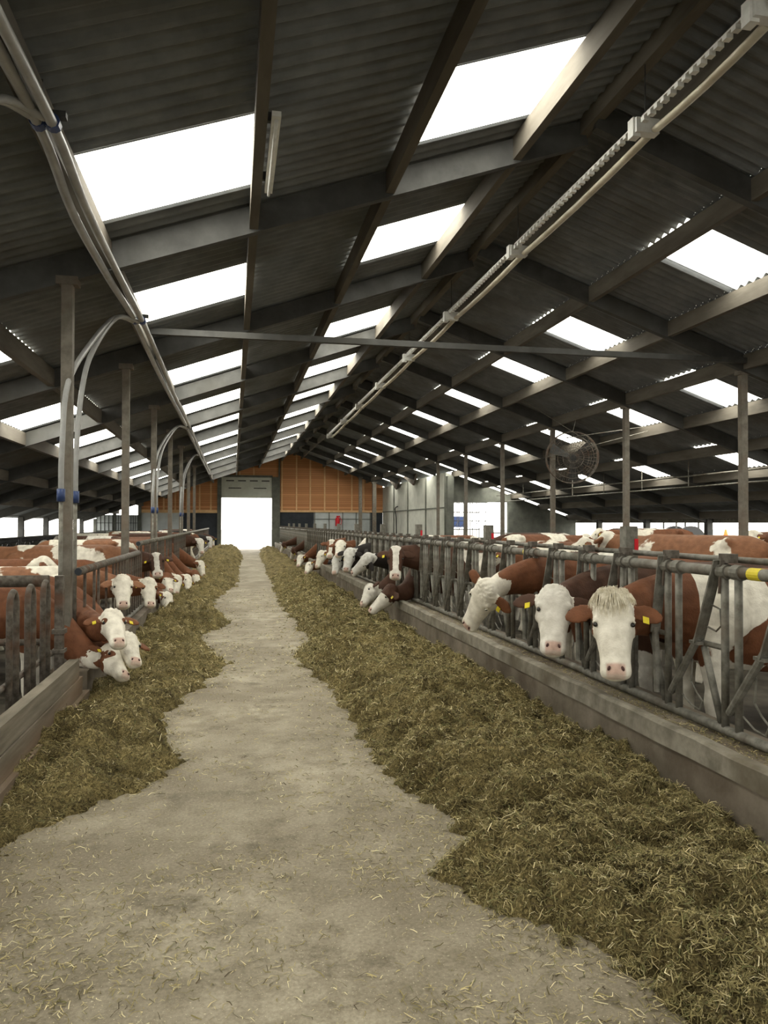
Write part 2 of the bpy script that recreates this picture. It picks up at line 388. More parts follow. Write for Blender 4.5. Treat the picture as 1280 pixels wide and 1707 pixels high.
lw = MB(); lw.box((-5.7, YF, 0), (-3.25, YF+.12, 2.42)); lw.box((5.2, YF, 0), (9.0, YF+.12, 2.5)); struct('wall_far_gable_panels', lw, M_greypanel)
seam = MB()
for x in (5.25, 6.2, 7.1, 8.0, 8.95): seam.box((x-.03, YF-.03, 0), (x+.03, YF, 2.42))
seam.box((5.2, YF-.03, 1.95), (9, YF, 2.0)); struct('trim_2', seam, M_darkwall)
bl = MB(); bl.box((-3.25, YF+.02, 0), (-.95, YF+.1, 2.42)); bl.box((2.96, YF+.02, 0), (5.2, YF+.1, 2.5)); bl.box((9.0, YF+.02, 0), (9.8, YF+.1, 2.5))
struct('wall_far_gable_opening_shade', bl, M_black)  # black sheets paint the darkness of the openings below the boards
# door posts and raised sectional door
dp = MB(); dp.box((-1.0, YF-.12, 0), (-.74, YF+.12, 4.7)); dp.box((2.46, YF-.12, 0), (2.96, YF+.12, 4.7)); dp.box((2.88, YF-.14, 0), (2.98, YF-.02, roof_z(2.9)-.1)); dp.box((-.76, YF-.1, 4.66), (2.5, YF, 4.8))
struct('trim_3', dp, M_darkwall)
d = empty('door_1', (.86, YF, 3.3)); d['kind'] = 'structure'
for i in range(3):
    MB().box((-.74, YF-.04, 3.33+i*.45), (2.46, YF+.04, 3.33+i*.45+.45)).build('door_section', M_dooroff, d)
sl = MB()
for i in range(4): sl.box((-.45+i*.75, YF-.05, 4.40), (.05+i*.75, YF-.035, 4.47))
sl.box((-.3, YF-.05, 3.93), (.5, YF-.035, 3.99)); sl.box((1.3, YF-.05, 3.93), (2.1, YF-.035, 3.99)); sl.build('vent_slot', M_dark, d)
# left end of the gable: open posts with mesh panels
gl = MB()
for x in (-8.4, -7.25, -6.5, -5.75): gl.box((x-.1, YF-.1, 0), (x+.1, YF+.1, roof_z(x)-.12))
gl.box((-8.5, YF-.05, 0), (-5.7, YF+.05, 1.2)); struct('wall_far_gable_posts', gl, M_darkwall)
for i, (a, b) in enumerate(((-8.3, -7.35), (-7.15, -6.6), (-6.4, -5.85))):
    e = empty('mesh_gate', (a, YF-.15, 1.2), ['pale grid gate in the far left end wall, leftmost of three', 'pale grid gate in the far left end wall, middle of three', 'pale grid gate in the far left end wall, nearest the orange boards'][i], 'gate', 'grid gates in the end wall')
    p = MB().box((a, YF-.14, 1.2), (b, YF-.12, 2.2)); p.build('panel', M_greypanel, e)
    q = MB()
    for k in range(5): xx = a+(b-a)*k/4; q.box((xx-.015, YF-.18, 1.2), (xx+.015, YF-.15, 2.2))
    for z in (1.22, 1.7, 2.18): q.box((a, YF-.18, z-.015), (b, YF-.15, z+.015))
    q.build('bars', M_dark, e)
# concrete block building inside the barn, right, and cross wall beyond
bw = MB(); bw.add([(9.8, 34.2, 0), (9.8, YF, 0), (9.8, YF, 6), (9.8, 34.2, 6)], [])
def wallx(x0, x1, y0, y1):
    za, zb = roof_z(x0)-.2, roof_z(x1)-.2
    return MB().add([(x0, y0, 0), (x1, y0, 0), (x1, y1, 0), (x0, y1, 0), (x0, y0, za), (x1, y0, zb), (x1, y1, zb), (x0, y1, za)], [(0, 3, 2, 1), (4, 5, 6, 7), (0, 1, 5, 4), (1, 2, 6, 5), (2, 3, 7, 6), (3, 0, 4, 7)])
struct('wall_block_building', wallx(9.8, 10.1, 34.2, YF), M_wallconc)
j = MB()
for y in (34.25, 37.9, 42.0, 45.8): j.box((9.74, y-.04, 0), (9.8, y+.04, 4.1))
j.box((9.77, 34.2, 2.43), (9.8, YF, 2.49)); struct('trim_4', j, M_darkwall)
cw = MB(); cw.poly([(12.85, 0), (16.3, 0), (16.3, roof_z(16.3)-.15), (12.85, roof_z(12.85)-.15)], (34.1, 34.3))
cw.poly([(10.1, 2.72), (12.85, 2.72), (12.85, roof_z(12.85)-.15), (10.1, roof_z(10.1)-.15)], (34.1, 34.3)); cw.box((10.1, 34.1, 0), (12.85, 34.3, 1.05))
cw.box((9.8, 33.9, 0), (10.1, 34.2, roof_z(10)-.3))
struct('wall_cross', cw, M_darkwall)
nw = MB()
nw.poly([(XL, 0), (-2.0, 0), (-2.0, roof_z(-2)), (XL, roof_z(XL))], (YN-.2, YN)); nw.poly([(4.0, 0), (XR, 0), (XR, roof_z(XR)), (4.0, roof_z(4.0))], (YN-.2, YN))
nw.poly([(-2, 3.8), (4, 3.8), (4, roof_z(4)), (RX, RZ), (-2, roof_z(-2))], (YN-.2, YN)); struct('wall_near_gable', nw, M_darkwall)  # unseen end behind the camera, opening added to brighten the near floor
portal('portal_added_near_opening', (1, YN-.3, 1.9), (math.radians(90), 0, 0), 6, 3.8)

# ------------------------------------------------------------------ curbs
cb = MB(); cb.box((2.62, YN, 0), (3.12, YF-1, .445)); struct('wall_right_feed_curb', cb, M_curb)
ce = MB(); ys = np.linspace(YN, YF-1, 160)
vs = []; RN = np.random.default_rng(3)
jit = RN.normal(0, .004, (160, 2))
for i, y in enumerate(ys):
    a, b = jit[i]; vs += [(2.60+a, y, .36), (2.603+a, y, .475+b), (2.625+a, y, .49+b), (2.685+a*2, y, .485+b*.5), (2.70+a, y, .46), (2.72, y, .43)]
fs = []
for i in range(159):
    for k in range(5): fs.append((i*6+k, i*6+k+1, (i+1)*6+k+1, (i+1)*6+k))
ce.add(vs, fs); struct('trim_5', ce, M_curbtop)
cb = MB(); cb.box((-1.72, 7.65, 0), (-1.36, YF-1, .30)); struct('wall_left_feed_curb', cb, M_curb)
cb = MB(); cb.box((-1.78, YN, 0), (-1.44, 7.65, .12)); struct('baseboard_left_near', cb, M_curb)
bd = empty('timber_barrier', (-1.42, 2.2, 0), 'grey weathered timber boards edging the near left of the feed alley, below the hoop fence', 'boards')
MB().beam((-1.42, 2.0, .405), (-1.42, 7.35, .385), .09, .17).build('board', M_board, bd)
MB().beam((-1.40, 2.0, .225), (-1.40, 7.45, .215), .07, .16).build('board', M_board, bd)
MB().beam((-1.37, 2.0, .07), (-1.37, 7.6, .07), .09, .13).build('board', M_board, bd)

# ------------------------------------------------------------------ hay
def vnoise(x, y, seed=0):
    xi = np.floor(x).astype(np.int64); yi = np.floor(y).astype(np.int64); fx = x-xi; fy = y-yi
    fx = fx*fx*(3-2*fx); fy = fy*fy*(3-2*fy)
    def h(a, b):
        n = (a*374761393+b*668265263+seed*974634777) & 0xFFFFFFFF; n = ((n ^ (n >> 13))*1274126177) & 0xFFFFFFFF
        return ((n ^ (n >> 16)) & 0xFFFF)/65535.0
    return (h(xi, yi)*(1-fx)+h(xi+1, yi)*fx)*(1-fy)+(h(xi, yi+1)*(1-fx)+h(xi+1, yi+1)*fx)*fy
def fbm(x, y, s, oct_=4, seed=0):
    r = 0; a = 1; t = 0
    for o in range(oct_): r = r+a*vnoise(x*s*2**o, y*s*2**o, seed+o*17); t += a; a *= .55
    return r/t
RE = np.array([[-2, 2.0], [1.6, 2.0], [2.2, 1.62], [2.45, 1.52], [2.8, 1.42], [3.35, 1.12], [3.6, .98], [3.85, 1.22], [4.3, 1.22], [5.1, 1.06], [6.34, 1.03], [7.5, 1.0], [9.0, .86], [9.97, .82], [11.0, 1.1], [12.9, 1.1], [17, 1.02], [28, 1.2], [41, 1.4], [48.5, 1.7]])
LE = np.array([[-2, -1.3], [3.9, -1.3], [4.3, -1.2], [4.6, -1.0], [4.87, -.75], [5.3, -.45], [5.64, -.35], [6.1, -.45], [6.99, -.68], [8.0, -.38], [9.4, -.05], [10.3, -.3], [11.85, -.5], [13.1, -.05], [15, -.35], [17.3, -.4], [21, .1], [28, .2], [38, .45], [48.5, .4]])
def hay_h(x, y, side):
    if side == 'r':
        e = np.interp(y, RE[:, 0], RE[:, 1]); e = e+(fbm(y, y*0+3, 2.4, 3, 5)-.5)*.22+(fbm(x*1.0, y, 9, 3, 6)-.5)*.30; t = (x-e)/(2.66-e)
        prof = np.interp(t, [-.05, 0, .10, .3, .5, .72, 1.0], [-.04, 0, .10, .21, .27, .22, .10])
        amp = np.interp(y, [0, 3, 6, 9, 12, 16, 30, 48], [.85, .9, 1.05, 1.0, .9, .75, .75, .9])
    else:
        e = np.interp(y, LE[:, 0], LE[:, 1]); e = e+(fbm(y, y*0+9, 2.4, 3, 8)-.5)*.2+(fbm(x*1.0, y, 9, 3, 16)-.5)*.30; e = np.where(y < 4.2, -1.6, e); t = (e-x)/(np.maximum(e, -1.3)+1.4)
        prof = np.interp(t, [-.05, 0, .12, .35, .6, 1.0], [-.04, 0, .10, .17, .16, .10])
        amp = np.interp(y, [0, 4.1, 4.8, 5.4, 6.4, 7.2, 9, 14, 22, 30, 48], [.12, .3, .6, 1.0, 1.0, .75, .9, 1.1, 1.0, 1.5, 2.0])
    env = np.clip(t*6, 0, 1)*np.clip((prof+.03)*20, 0, 1)
    n = (fbm(x, y, 1.5, 3, 21)-.5)*.26+(fbm(x+9, y, 5.5, 3, 31)-.5)*.27+(fbm(x, y+4, 22, 2, 41)-.5)*.09
    return np.where(t < 0, -.03, prof*amp+n*env*np.clip(amp, .3, 1.1)), t
def hay_sheet(side, name, label):
    xs = np.arange(.55, 2.68, .028) if side == 'r' else np.arange(-1.44, .62, .028)
    ys = [1.6]
    while ys[-1] < YF-1.2: ys.append(ys[-1]+max(.026, .0052*ys[-1]))
    ys = np.array(ys); X, Y = np.meshgrid(xs, ys); H, T = hay_h(X, Y, side); H = np.maximum(H, -.03)
    nx, ny = len(xs), len(ys)
    V = np.stack([X, Y, H], -1).reshape(-1, 3)
    idx = np.arange(nx*ny).reshape(ny, nx); F = np.stack([idx[:-1, :-1], idx[:-1, 1:], idx[1:, 1:], idx[1:, :-1]], -1).reshape(-1, 4)
    keep = (V[F][:, :, 2] > -.02).any(1); F = F[keep]
    me = mesh_np(name, V, F, M_hay); o = bpy.data.objects.new(name, me); COL.objects.link(o)
    return tag(o, label, 'hay', kind='stuff')
def mesh_np(name, V, F, m, smooth=True):
    used = np.unique(F); mp = np.zeros(len(V), np.int64); mp[used] = np.arange(len(used)); V = V[used]; F = mp[F]
    me = bpy.data.meshes.new(name); n = F.shape[1]
    me.vertices.add(len(V)); me.vertices.foreach_set('co', V.astype(np.float32).ravel())
    me.loops.add(F.size); me.loops.foreach_set('vertex_index', F.astype(np.int32).ravel())
    me.polygons.add(len(F)); me.polygons.foreach_set('loop_start', np.arange(0, F.size, n, dtype=np.int32))
    me.update(calc_edges=True); me.validate()
    me.materials.append(m)
    if smooth: me.polygons.foreach_set('use_smooth', np.ones(len(me.polygons), bool))
    return me
PAL = np.array([(.115, .095, .04), (.20, .17, .07), (.29, .245, .105), (.40, .335, .155), (.55, .465, .25), (.74, .66, .40), (.16, .16, .065), (.08, .058, .03)])
def straws(name, P, length, width, lift, pal_p, parent=None, label=None):
    n = len(P); a = RNG.uniform(0, 2*np.pi, n); el = RNG.normal(.1, lift, n)
    d = np.stack([np.cos(a)*np.cos(el), np.sin(a)*np.cos(el), np.sin(el)], -1); L_ = length[:, None]
    side = np.stack([-np.sin(a), np.cos(a), RNG.normal(0, .4, n)], -1); side /= np.linalg.norm(side, axis=1)[:, None]; W = width[:, None]/2
    bend = RNG.normal(0, .22, n)[:, None]*L_
    p0 = P-d*L_/2; p2 = P+d*L_/2; p1 = P+side*bend+np.array([0, 0, 1])*np.abs(RNG.normal(0, .12, n))[:, None]*L_
    V = np.stack([p0-side*W, p0+side*W, p1-side*W, p1+side*W, p2-side*W*.6, p2+side*W*.6], 1).reshape(-1, 3)
    b = (np.arange(n)*6)[:, None]; F = np.concatenate([b+np.array([0, 1, 3, 2]), b+np.array([2, 3, 5, 4])])
    me = mesh_np(name, V, F, M_straw, False)
    c = PAL[RNG.choice(len(PAL), n, p=pal_p)]*RNG.uniform(.75, 1.25, (n, 1)); C = np.ones((n, 6, 4)); C[:, :, :3] = c[:, None, :]
    at = me.attributes.new('straw', 'FLOAT_COLOR', 'POINT'); at.data.foreach_set('color', C.astype(np.float32).ravel())
    o = bpy.data.objects.new(name, me); COL.objects.link(o)
    if parent: o.parent = parent
    o['kind'] = 'stuff'
    return o
def sample_y(n, y0, y1, p):   # density ~ y^-p
    u = RNG.uniform(0, 1, n); k = 1-p
    return (y0**k+u*(y1**k-y0**k))**(1/k)
PP = np.array([.17, .24, .2, .15, .08, .025, .085, .05]); PP /= PP.sum()
PF = np.array([.08, .12, .17, .2, .2, .13, .05, .05]); PF /= PF.sum()
hayR = hay_sheet('r', 'hay_heap', 'long heap of olive brown hay along the right concrete curb')
hayL = hay_sheet('l', 'hay_heap', 'lumpy strip of olive hay along the left feed fence')
for side, par, n in (('r', hayR, 150000), ('l', hayL, 60000)):
    y = sample_y(n, 1.7, 24, 1.55); x = RNG.uniform(.7, 2.62, n) if side == 'r' else RNG.uniform(-1.38, .3, n)
    h, t = hay_h(x, y, side); ok = (t > -.015)&(h > -.01); x, y, h = x[ok], y[ok], h[ok]
    P = np.stack([x, y, h+np.abs(RNG.normal(.004, .006, len(x)))], -1)
    straws('loose_strands', P, RNG.uniform(.02, .075, len(x))*np.clip(y/7, .9, 1.6), RNG.uniform(.0018, .0045, len(x))*np.clip(y/4.5, 1, 3), .42, PP, par)
def sstep(x, a, b): t = np.clip((x-a)/(b-a), 0, 1); return t*t*(3-2*t)
# litter scattered over the floor
n = 60000; y = sample_y(n, 1.4, 20, 1.4); x = RNG.uniform(-1.35, 2.3, n)
hr, tr = hay_h(x, y, 'r'); hl, tl = hay_h(x, y, 'l')
dr = np.maximum(0, -tr); dl = np.maximum(0, -tl); pr = np.clip(.10+1.3*np.exp(-dr*9)+1.3*np.exp(-dl*7)+.5*sstep(fbm(x, y, 1.3, 3, 77), .5, .66)+.9*sstep(-x, .25, .9)*sstep(-y, -5.2, -3.8)*fbm(x, y, 3, 2, 5), 0, 1)
ok = (tr < 0)&(tl < 0)&(RNG.uniform(0, 1, n) < pr); x, y = x[ok], y[ok]
P = np.stack([x, y, np.full(len(x), .004)], -1)
so = straws('straw_litter', P, RNG.uniform(.006, .055, len(x)), RNG.uniform(.0018, .0045, len(x))*np.clip(y/4.5, 1, 2.5), .04, PF)
tag(so, 'thin straw litter scattered over the bare concrete of the feed alley', 'straw', kind='stuff')
n = 6500; y = sample_y(n, 2.5, 14, 1.3); x = RNG.uniform(2.70, 3.0, n); P = np.stack([x, y, np.full(n, .449)+RNG.uniform(0, .01, n)], -1)
so = straws('chaff', P, RNG.uniform(.01, .05, n), RNG.uniform(.002, .004, n), .12, PP)
tag(so, 'chaff lying on top of the right concrete curb under the fence', 'straw', kind='stuff')

# ------------------------------------------------------------------ columns
def column(x, y, label, w_=.13, group=None, z0=0.0, thick=None):
    e = empty('steel_column', (x, y, 0), label, 'column', group)
    MB().box((x-w_/2, y-w_/2, z0), (x+w_/2, y+w_/2, roof_z(x)-.33)).build('shaft', M_column, e)
    if thick: MB().box((x-thick/2, y-thick/2, 0), (x+thick/2, y+thick/2, 1.72)).build('sleeve', M_steel, e)
    MB().box((x-.14, y-.14, 0), (x+.14, y+.14, .03)).build('base_plate', M_rusty, e)
    MB().box((x-w_/2-.05, y-w_/2-.02, roof_z(x)-.36), (x+w_/2+.05, y+w_/2+.02, roof_z(x)-.28)).build('head_plate', M_column, e)
    return e
LCOL = ['steel column beside the hoop fence carrying two grey hoses', 'brown steel column second along the left feed fence, without hoses', 'left steel column where the second pair of hoses comes down',
        'left steel column just beyond the second pair of hoses', 'left steel column with the third pair of hoses', 'left column between the third hoses and the far gable', 'seventh left column, close to the far gable']
for k in range(7): column(-1.62, 7.95+4.17*k, LCOL[k], .105)
RCOL = ['tall steel column at the right edge of the right pens, nearest', 'steel column standing over the brown back of the big cow', 'steel column just in front of the round basket fan', 'steel column in front of the bright wall opening, at its right edge',
        'slim steel column in the middle of the bright wall opening', 'slim steel column in front of the pale block wall corner']
for k in range(6): column(8.72, 11.68+4.0*k, RCOL[k], .115)
column(7.95, 47.5, 'grey column before the orange far wall, left one of the pair', .2); column(8.85, 47.5, 'grey column before the orange far wall, right one of the pair', .24)
# horizontal tie between columns
t = MB().box((-1.35, 11.45, 4.48), (8.7, 11.53, 4.57)).build('tie_beam', M_rafter, None, origin=(0, 11.6, 4.5)); tag(t, 'thin pale tie beam crossing under the roof from column to column', 'beam')

# ------------------------------------------------------------------ right feed fence
# cows (name, poll, face direction, forehead normal, head length, body y, coat, seed, white, face style, scale)
HEADS = [
('r1',(2.45,4.58,1.25),(-0.241,-0.520,-0.819),(-.45,-.9,.1),.55,5.02,0,3.0,-.13,'white',1.0,'white-faced cow with shaggy cream forelock staring at the camera, nearest of the right row'),
('r2',(2.42,5.42,1.24),(-0.283,-0.569,-0.772),(-.38,-.92,.1),.55,5.92,1,9.0,-.08,'white',1.0,'white-faced cow with curly poll and dark neck, second nearest in the right row'),
('r3',(2.30,6.75,1.13),(-0.169,0.577,-0.799),(-.75,-.65,.2),.54,7.13,0,14.0,-.05,'white',1.0,'red-brown cow with white face turned in profile away from the camera over the right curb'),
('r4',(2.50,11.55,1.35),(-0.126,-0.504,-0.854),(-.2,-.97,.1),.53,11.75,1,21.0,-.05,'blaze',1.0,'dark brown cow with narrow white blaze holding its head high above the others'),
('r5',(2.45,11.77,.74),(-0.660,0.022,-0.751),(-.95,-.2,.3),.53,12.45,1,5.0,-.1,'half',1.0,'dark brown cow reaching down to the hay below the one with the blaze'),
('r6',(2.39,13.51,.60),(-0.373,-0.719,-0.586),(-.95,-.3,.2),.52,13.2,1,6.0,.0,'patch',1.0,'white head with brown eye patch eating low at the hay in the right row'),
('r7',(2.45,13.85,1.13),(-0.528,0.518,-0.673),(-.9,-.4,.3),.52,14.0,3,8.0,-.1,'white',1.0,'white-faced cow with black neck turned left, above the one with the eye patch'),
('r8',(2.45,15.99,1.18),(-0.241,-0.460,-0.854),(-.4,-.9,.2),.52,15.9,3,31.0,-.05,'white',1.0,'white head with black ears just behind the left-turned cow'),
('r9',(2.40,17.83,.96),(-0.187,-0.608,-0.772),(-.6,-.8,.2),.52,17.3,3,17.0,.0,'white',1.0,'white head with black ear lowered in the middle of the right row'),
('r10',(2.50,17.73,1.32),(-0.235,-0.727,-0.646),(-.3,-.9,.2),.52,18.1,0,18.0,.0,'white',1.0,'raised broad white head in the middle of the right row'),
('r11',(2.50,19.39,1.29),(-0.186,-0.547,-0.816),(-.2,-.9,.1),.52,19.5,0,19.0,-.05,'blaze',1.0,'brown head with wide white blaze raised left of the broad white one'),
('r12',(2.40,21.25,.94),(-0.273,-0.454,-0.848),(-.8,-.5,.2),.52,21.2,0,23.0,-.05,'white',1.0,'white-headed cow with yellow ear tag bending down, right row beyond the middle'),
('r13',(2.24,23.26,.50),(-0.215,-0.809,-0.548),(-.8,-.5,.2),.52,23.0,0,25.0,-.12,'white',1.0,'white head eating low with red-brown neck, far right row'),
('r14',(2.29,26.62,.60),(-0.180,-0.703,-0.688),(-.6,-.8,.2),.52,26.4,0,26.0,-.12,'white',1.0,'lowered white head left of the red-brown neck, far right row'),
('r15',(2.40,31.37,.65),(-0.149,0.531,-0.834),(-.8,-.4,.2),.52,31.2,1,27.0,-.12,'half',1.0,'dark cow eating near the far end of the right row'),
('r16',(2.27,35.15,.80),(-0.277,0.506,-0.817),(-.8,-.4,.2),.52,35.0,1,28.0,-.12,'half',1.0,'dark cow with white nose at the far end of the right row'),
('l1',(-1.12,7.55,.90),(0.261,-0.784,-0.562),(.35,-.9,.1),.46,8.6,0,41.0,-.1,'eyering',.80,'heifer with white face and brown eye ring, two yellow tags, nearest of the left row'),
('l2',(-1.02,7.95,.62),(0.268,-0.827,-0.494),(.5,-.8,.3),.45,9.25,0,42.0,-.05,'white',.80,'white head peeping out behind the heifer with the brown eye ring'),
('l3',(-1.15,7.81,.52),(0.403,-0.765,-0.503),(.8,-.5,.3),.45,8.05,0,43.0,.05,'patch',.80,'white head bent down to the hay beneath the heifer with the eye ring'),
('l4',(-1.30,9.56,1.09),(0.115,-0.697,-0.708),(.2,-.95,.1),.46,9.95,2,44.0,.0,'white',.85,'all-white head looking straight out between the bars of the left fence'),
('l5',(-1.20,11.55,.91),(0.120,-0.602,-0.789),(.3,-.9,.15),.46,11.6,0,45.0,-.05,'eyering',.85,'white-faced heifer with orange ear and yellow tag below the white-blazed one'),
('l6',(-1.30,13.53,1.20),(0.130,-0.700,-0.702),(.1,-.97,.1),.50,13.5,1,46.0,-.1,'blaze',.95,'dark brown cow with broad white blaze and dark ears, left row'),
('l7',(-1.27,15.64,.72),(0.208,-0.686,-0.697),(.5,-.8,.3),.46,15.7,0,47.0,-.05,'half',.9,'pinkish white head with brown nose band, left row'),
('l8',(-1.15,14.57,.42),(0.089,-0.740,-0.667),(.7,-.6,.3),.46,14.7,0,48.0,.0,'white',.9,'white head down in the hay below the one with the nose band'),
('l9',(-1.17,17.66,.52),(-0.066,-0.611,-0.789),(.7,-.6,.3),.48,17.7,0,49.0,-.2,'white',.95,'feeding cow with dark tagged ear beside the low white head, left row'),
('l10',(-1.01,18.33,.50),(0.122,-0.667,-0.735),(.7,-.6,.3),.48,18.6,0,50.0,-.2,'white',.95,'feeding cow with white stripe on red-brown shoulder, first of the bending trio on the left'),
('l11',(-.92,19.84,.52),(0.251,-0.612,-0.750),(.7,-.6,.3),.48,19.9,0,51.0,-.2,'half',.95,'feeding red-brown cow, second of the bending trio on the left'),
('l13',(-.87,22.45,.62),(0.161,-0.5,-0.85),(.7,-.6,.3),.48,22.4,0,52.0,-.15,'white',.95,'feeding red-brown cow, farthest of the bending trio on the left'),
('l12',(-1.05,25.48,1.20),(0.149,-0.40,-0.90),(.3,-.9,.2),.50,25.5,1,53.0,-.1,'white',1.0,'raised white face with dark ears in the far left row'),
('l14',(-1.00,34.2,1.09),(0.05,-0.3,-0.95),(.3,-.9,.2),.50,34.1,3,54.0,.0,'patch',1.0,'pale head with dark ears near the end of the left row'),
('l15',(-1.05,40.5,1.0),(0.107,-0.3,-0.95),(.3,-.9,.2),.50,40.5,1,55.0,.0,'half',1.0,'dark head last in the left row beside the bright door'),
]
PITCHF = .605
NECKS_R = [h[5] for h in HEADS if h[0][0] == 'r']; NECKS_L = [h[5] for h in HEADS if h[0][0] == 'l']
def up_mesh(dy, x=FR, z0=.50, z1=1.43): return MB().tube((0, 0, z0), (0, 0, z1), .024, 10).mesh('upright', M_steel, 'q')
UPM = up_mesh(0)
def arm_open():
    m = MB()
    for dx in (-.018, .018): m.beam((dx, .03, 1.50), (dx, .24, .97), .012, .035, up=(1, 0, 0))
    m.ring([(0, .24, 1.0), (0, .54, .60)], .024, 8); m.beam((0, .2, .97), (0, .3, .97), .05, .02)
    return m.mesh('swing_arm', M_steel)
def loop_mesh():
    pts = [(0.0, .56+.035*math.cos(q), .585+.04*math.sin(q)) for q in np.linspace(.5, 5.8, 8)][::-1]; pts = [(0.02, .33, .85), (.03, .36, .70), (.03, .30, .64), (.03, .24, .60), (.03, .27, .54), (.03, .36, .55), (.03, .46, .60)]
    m = MB().ring(pts, .006, 6)
    return m.mesh('wire_loop', M_steel)
HK = MB().ring([(.02, .13, 1.22), (.03, .06, 1.2), (.03, .05, 1.10), (.03, .10, 1.06), (.02, .17, 1.08)], .006, 6).mesh('hook', M_steel)
def arm_closed():
    m = MB()
    for dx in (-.018, .018): m.beam((dx, .03, 1.50), (dx, .13, .97), .012, .035, up=(1, 0, 0))
    m.ring([(0, .13, 1.0), (0, .10, .56)], .024, 8); return m.mesh('swing_arm', M_steel)
BR = MB().tube((0, .22, .95), (0, .05, .51), .022, 8).tube((0, .24, .97), (0, 0, .97), .018, 8).mesh('brace', M_steel, 'q')
LT = MB().box((-.03, -.05, 1.485), (.03, .05, 1.54)).beam((-.03, 0, 1.50), (-.03, .02, 1.30), .01, .05, up=(1, 0, 0)).mesh('latch', M_rusty)
CL = MB().ring([(0, -.035, 1.433), (0, .035, 1.433)], .046, 12).mesh('clamp', M_steel)
AO, AC, LP = arm_open(), arm_closed(), loop_mesh()
ORD = 'first second third fourth fifth sixth seventh eighth ninth tenth eleventh twelfth thirteenth fourteenth fifteenth sixteenth seventeenth eighteenth'.split()
PLAB = ['headlock fence panel at the right edge with yellow tape on its top rail', 'headlock fence panel behind the heads of the two nearest cows', 'headlock fence panel around the cow in profile']
k = 0; y0 = 2.48
while y0 < 47:
    n = 5; lab = PLAB[k] if k < len(PLAB) else 'galvanised headlock fence panel on the right curb, %s from the near end' % ORD[k]
    e = empty('headlock_fence', (FR, y0, 0), lab, 'fence', 'headlock panels of the right feed fence')
    L_ = PITCHF*n
    MB().tube((FR, y0, 1.433), (FR, y0+L_, 1.433), .035, 14).build('top_rail', M_steel, e, 'q')
    MB().tube((FR, y0, .484), (FR, y0+L_, .484), .03, 12).build('bottom_rail', M_steel, e, 'q')
    MB().tube((FR+.11, y0, 1.50), (FR+.11, y0+L_, 1.50), .02, 8).build('locking_rod', M_steel, e, 'q')
    for i in range(n):
        yy = .30+PITCHF*i; ya = y0+yy
        ua = link_mesh('upright', UPM, e, (0, yy-.06, 0)); ub = link_mesh('upright', UPM, e, (0, yy+.065, 0))
        if k < 9:
            gap = any(ya+.08 < ny < ya+.6 for ny in NECKS_R)
            sa = link_mesh('swing_arm', AC if gap else AO, e, (-.02, yy+.065, 0))
            if not gap: link_mesh('wire_loop', LP, sa); link_mesh('hook', HK, sa)
            link_mesh('brace', BR, e, (.01, yy+.065, 0))
        link_mesh('latch', LT, e, (.02, yy+.06, 0))
        if k < 6: link_mesh('clamp', CL, ua); link_mesh('clamp', CL, ub)
    if k == 0: MB().ring([(FR, 3.72, 1.433), (FR, 3.82, 1.433)], .0365, 14).build('yellow_tape', M_yellow, e)
    if k == 1: MB().ring([(FR, 7.15, 1.433), (FR, 7.2, 1.433)], .0365, 14).build('yellow_tape', M_yellow, e)
    y0 += L_; k += 1
PL = ['thick steel fence post with a red mark between the two nearest white-faced cows', 'short steel fence post with red mark, behind the bars right of the profile cow', 'short steel fence post with red mark, left of the bright opening', 'short fence post standing before the pale block wall']
pp = [5.5, 8.86, 12.42, 15.54, 19.0, 22.3, 25.7, 29.0, 32.4, 35.8, 39.2, 42.6]
for i, y in enumerate(pp):
    e = empty('fence_post', (3.08, y, 0), PL[i] if i < 4 else 'short steel fence post behind the right headlock rail, %s from the near end' % ORD[i], 'post', 'posts behind the right headlock fence')
    MB().box((3.03, y-.05, 0), (3.13, y+.05, 1.70)).build('shaft', M_steel, e)
    if i < 3: MB().box((3.10, y-.054, 1.50), (3.132, y-.04, 1.60)).build('red_mark', M_red, e)
# ------------------------------------------------------------------ left feed fence
def left_fence(y0, y1, zt, zb, label, step=.27):
    e = empty('bar_fence', (FL, y0, 0), label, 'fence')
    MB().tube((FL, y0, zt), (FL, y1, zt), .042, 14).build('top_rail', M_rusty if zt < 1.3 else M_steel, e, 'q')
    MB().ring([(FL, y0-.004, zt), (FL, y0, zt)], .034, 12).build('rail_end_shade', M_black, e)  # black disc paints the shade inside the hollow pipe end
    MB().tube((FL, y0, zb), (FL, y1, zb), .032, 12).build('bottom_rail', M_steel, e, 'q')
    y = y0+.08; i = 0
    bmesh_ = MB().box((-.012, -.022, zb), (.012, .022, zt)).mesh('bar', M_rusty)
    while y < y1 and i < 98:
        if not any(abs(y-ny) < .17 for ny in NECKS_L): link_mesh('bar', bmesh_, e, (0, y-y0, 0)); i += 1
        y += step if y < 22 else step*1.6
    return e
left_fence(7.92, 12.75, 1.235, .33, 'left feed fence of thin bars, nearer length with an open rust-brown pipe end')
left_fence(12.75, 48.3, 1.38, .33, 'left feed fence of thin bars, far length with the higher rail running to the door', .3)
hf = empty('hoop_fence', (FL-.05, 5.2, 0), 'fence of dark upturned steel hoops behind the boards at the near left', 'fence')
def hoop(w_=.085):
    pts = [(0, -w_, .1), (0, -w_, 1.1)]+[(0, -w_*math.cos(a), 1.1+.12*math.sin(a)) for a in np.linspace(.3, math.pi-.3, 7)]+[(0, w_, 1.1), (0, w_, .1)]
    return MB().ring(pts, .023, 10, up=(1, 0, 0)).mesh('hoop', M_rusty, 'q')
HM = hoop()
for i, y in enumerate((2.9, 3.4, 3.9, 4.4, 4.9, 5.38, 5.86, 6.34, 6.82)):
    link_mesh('hoop', HM, hf, (0, y-5.2, 0))
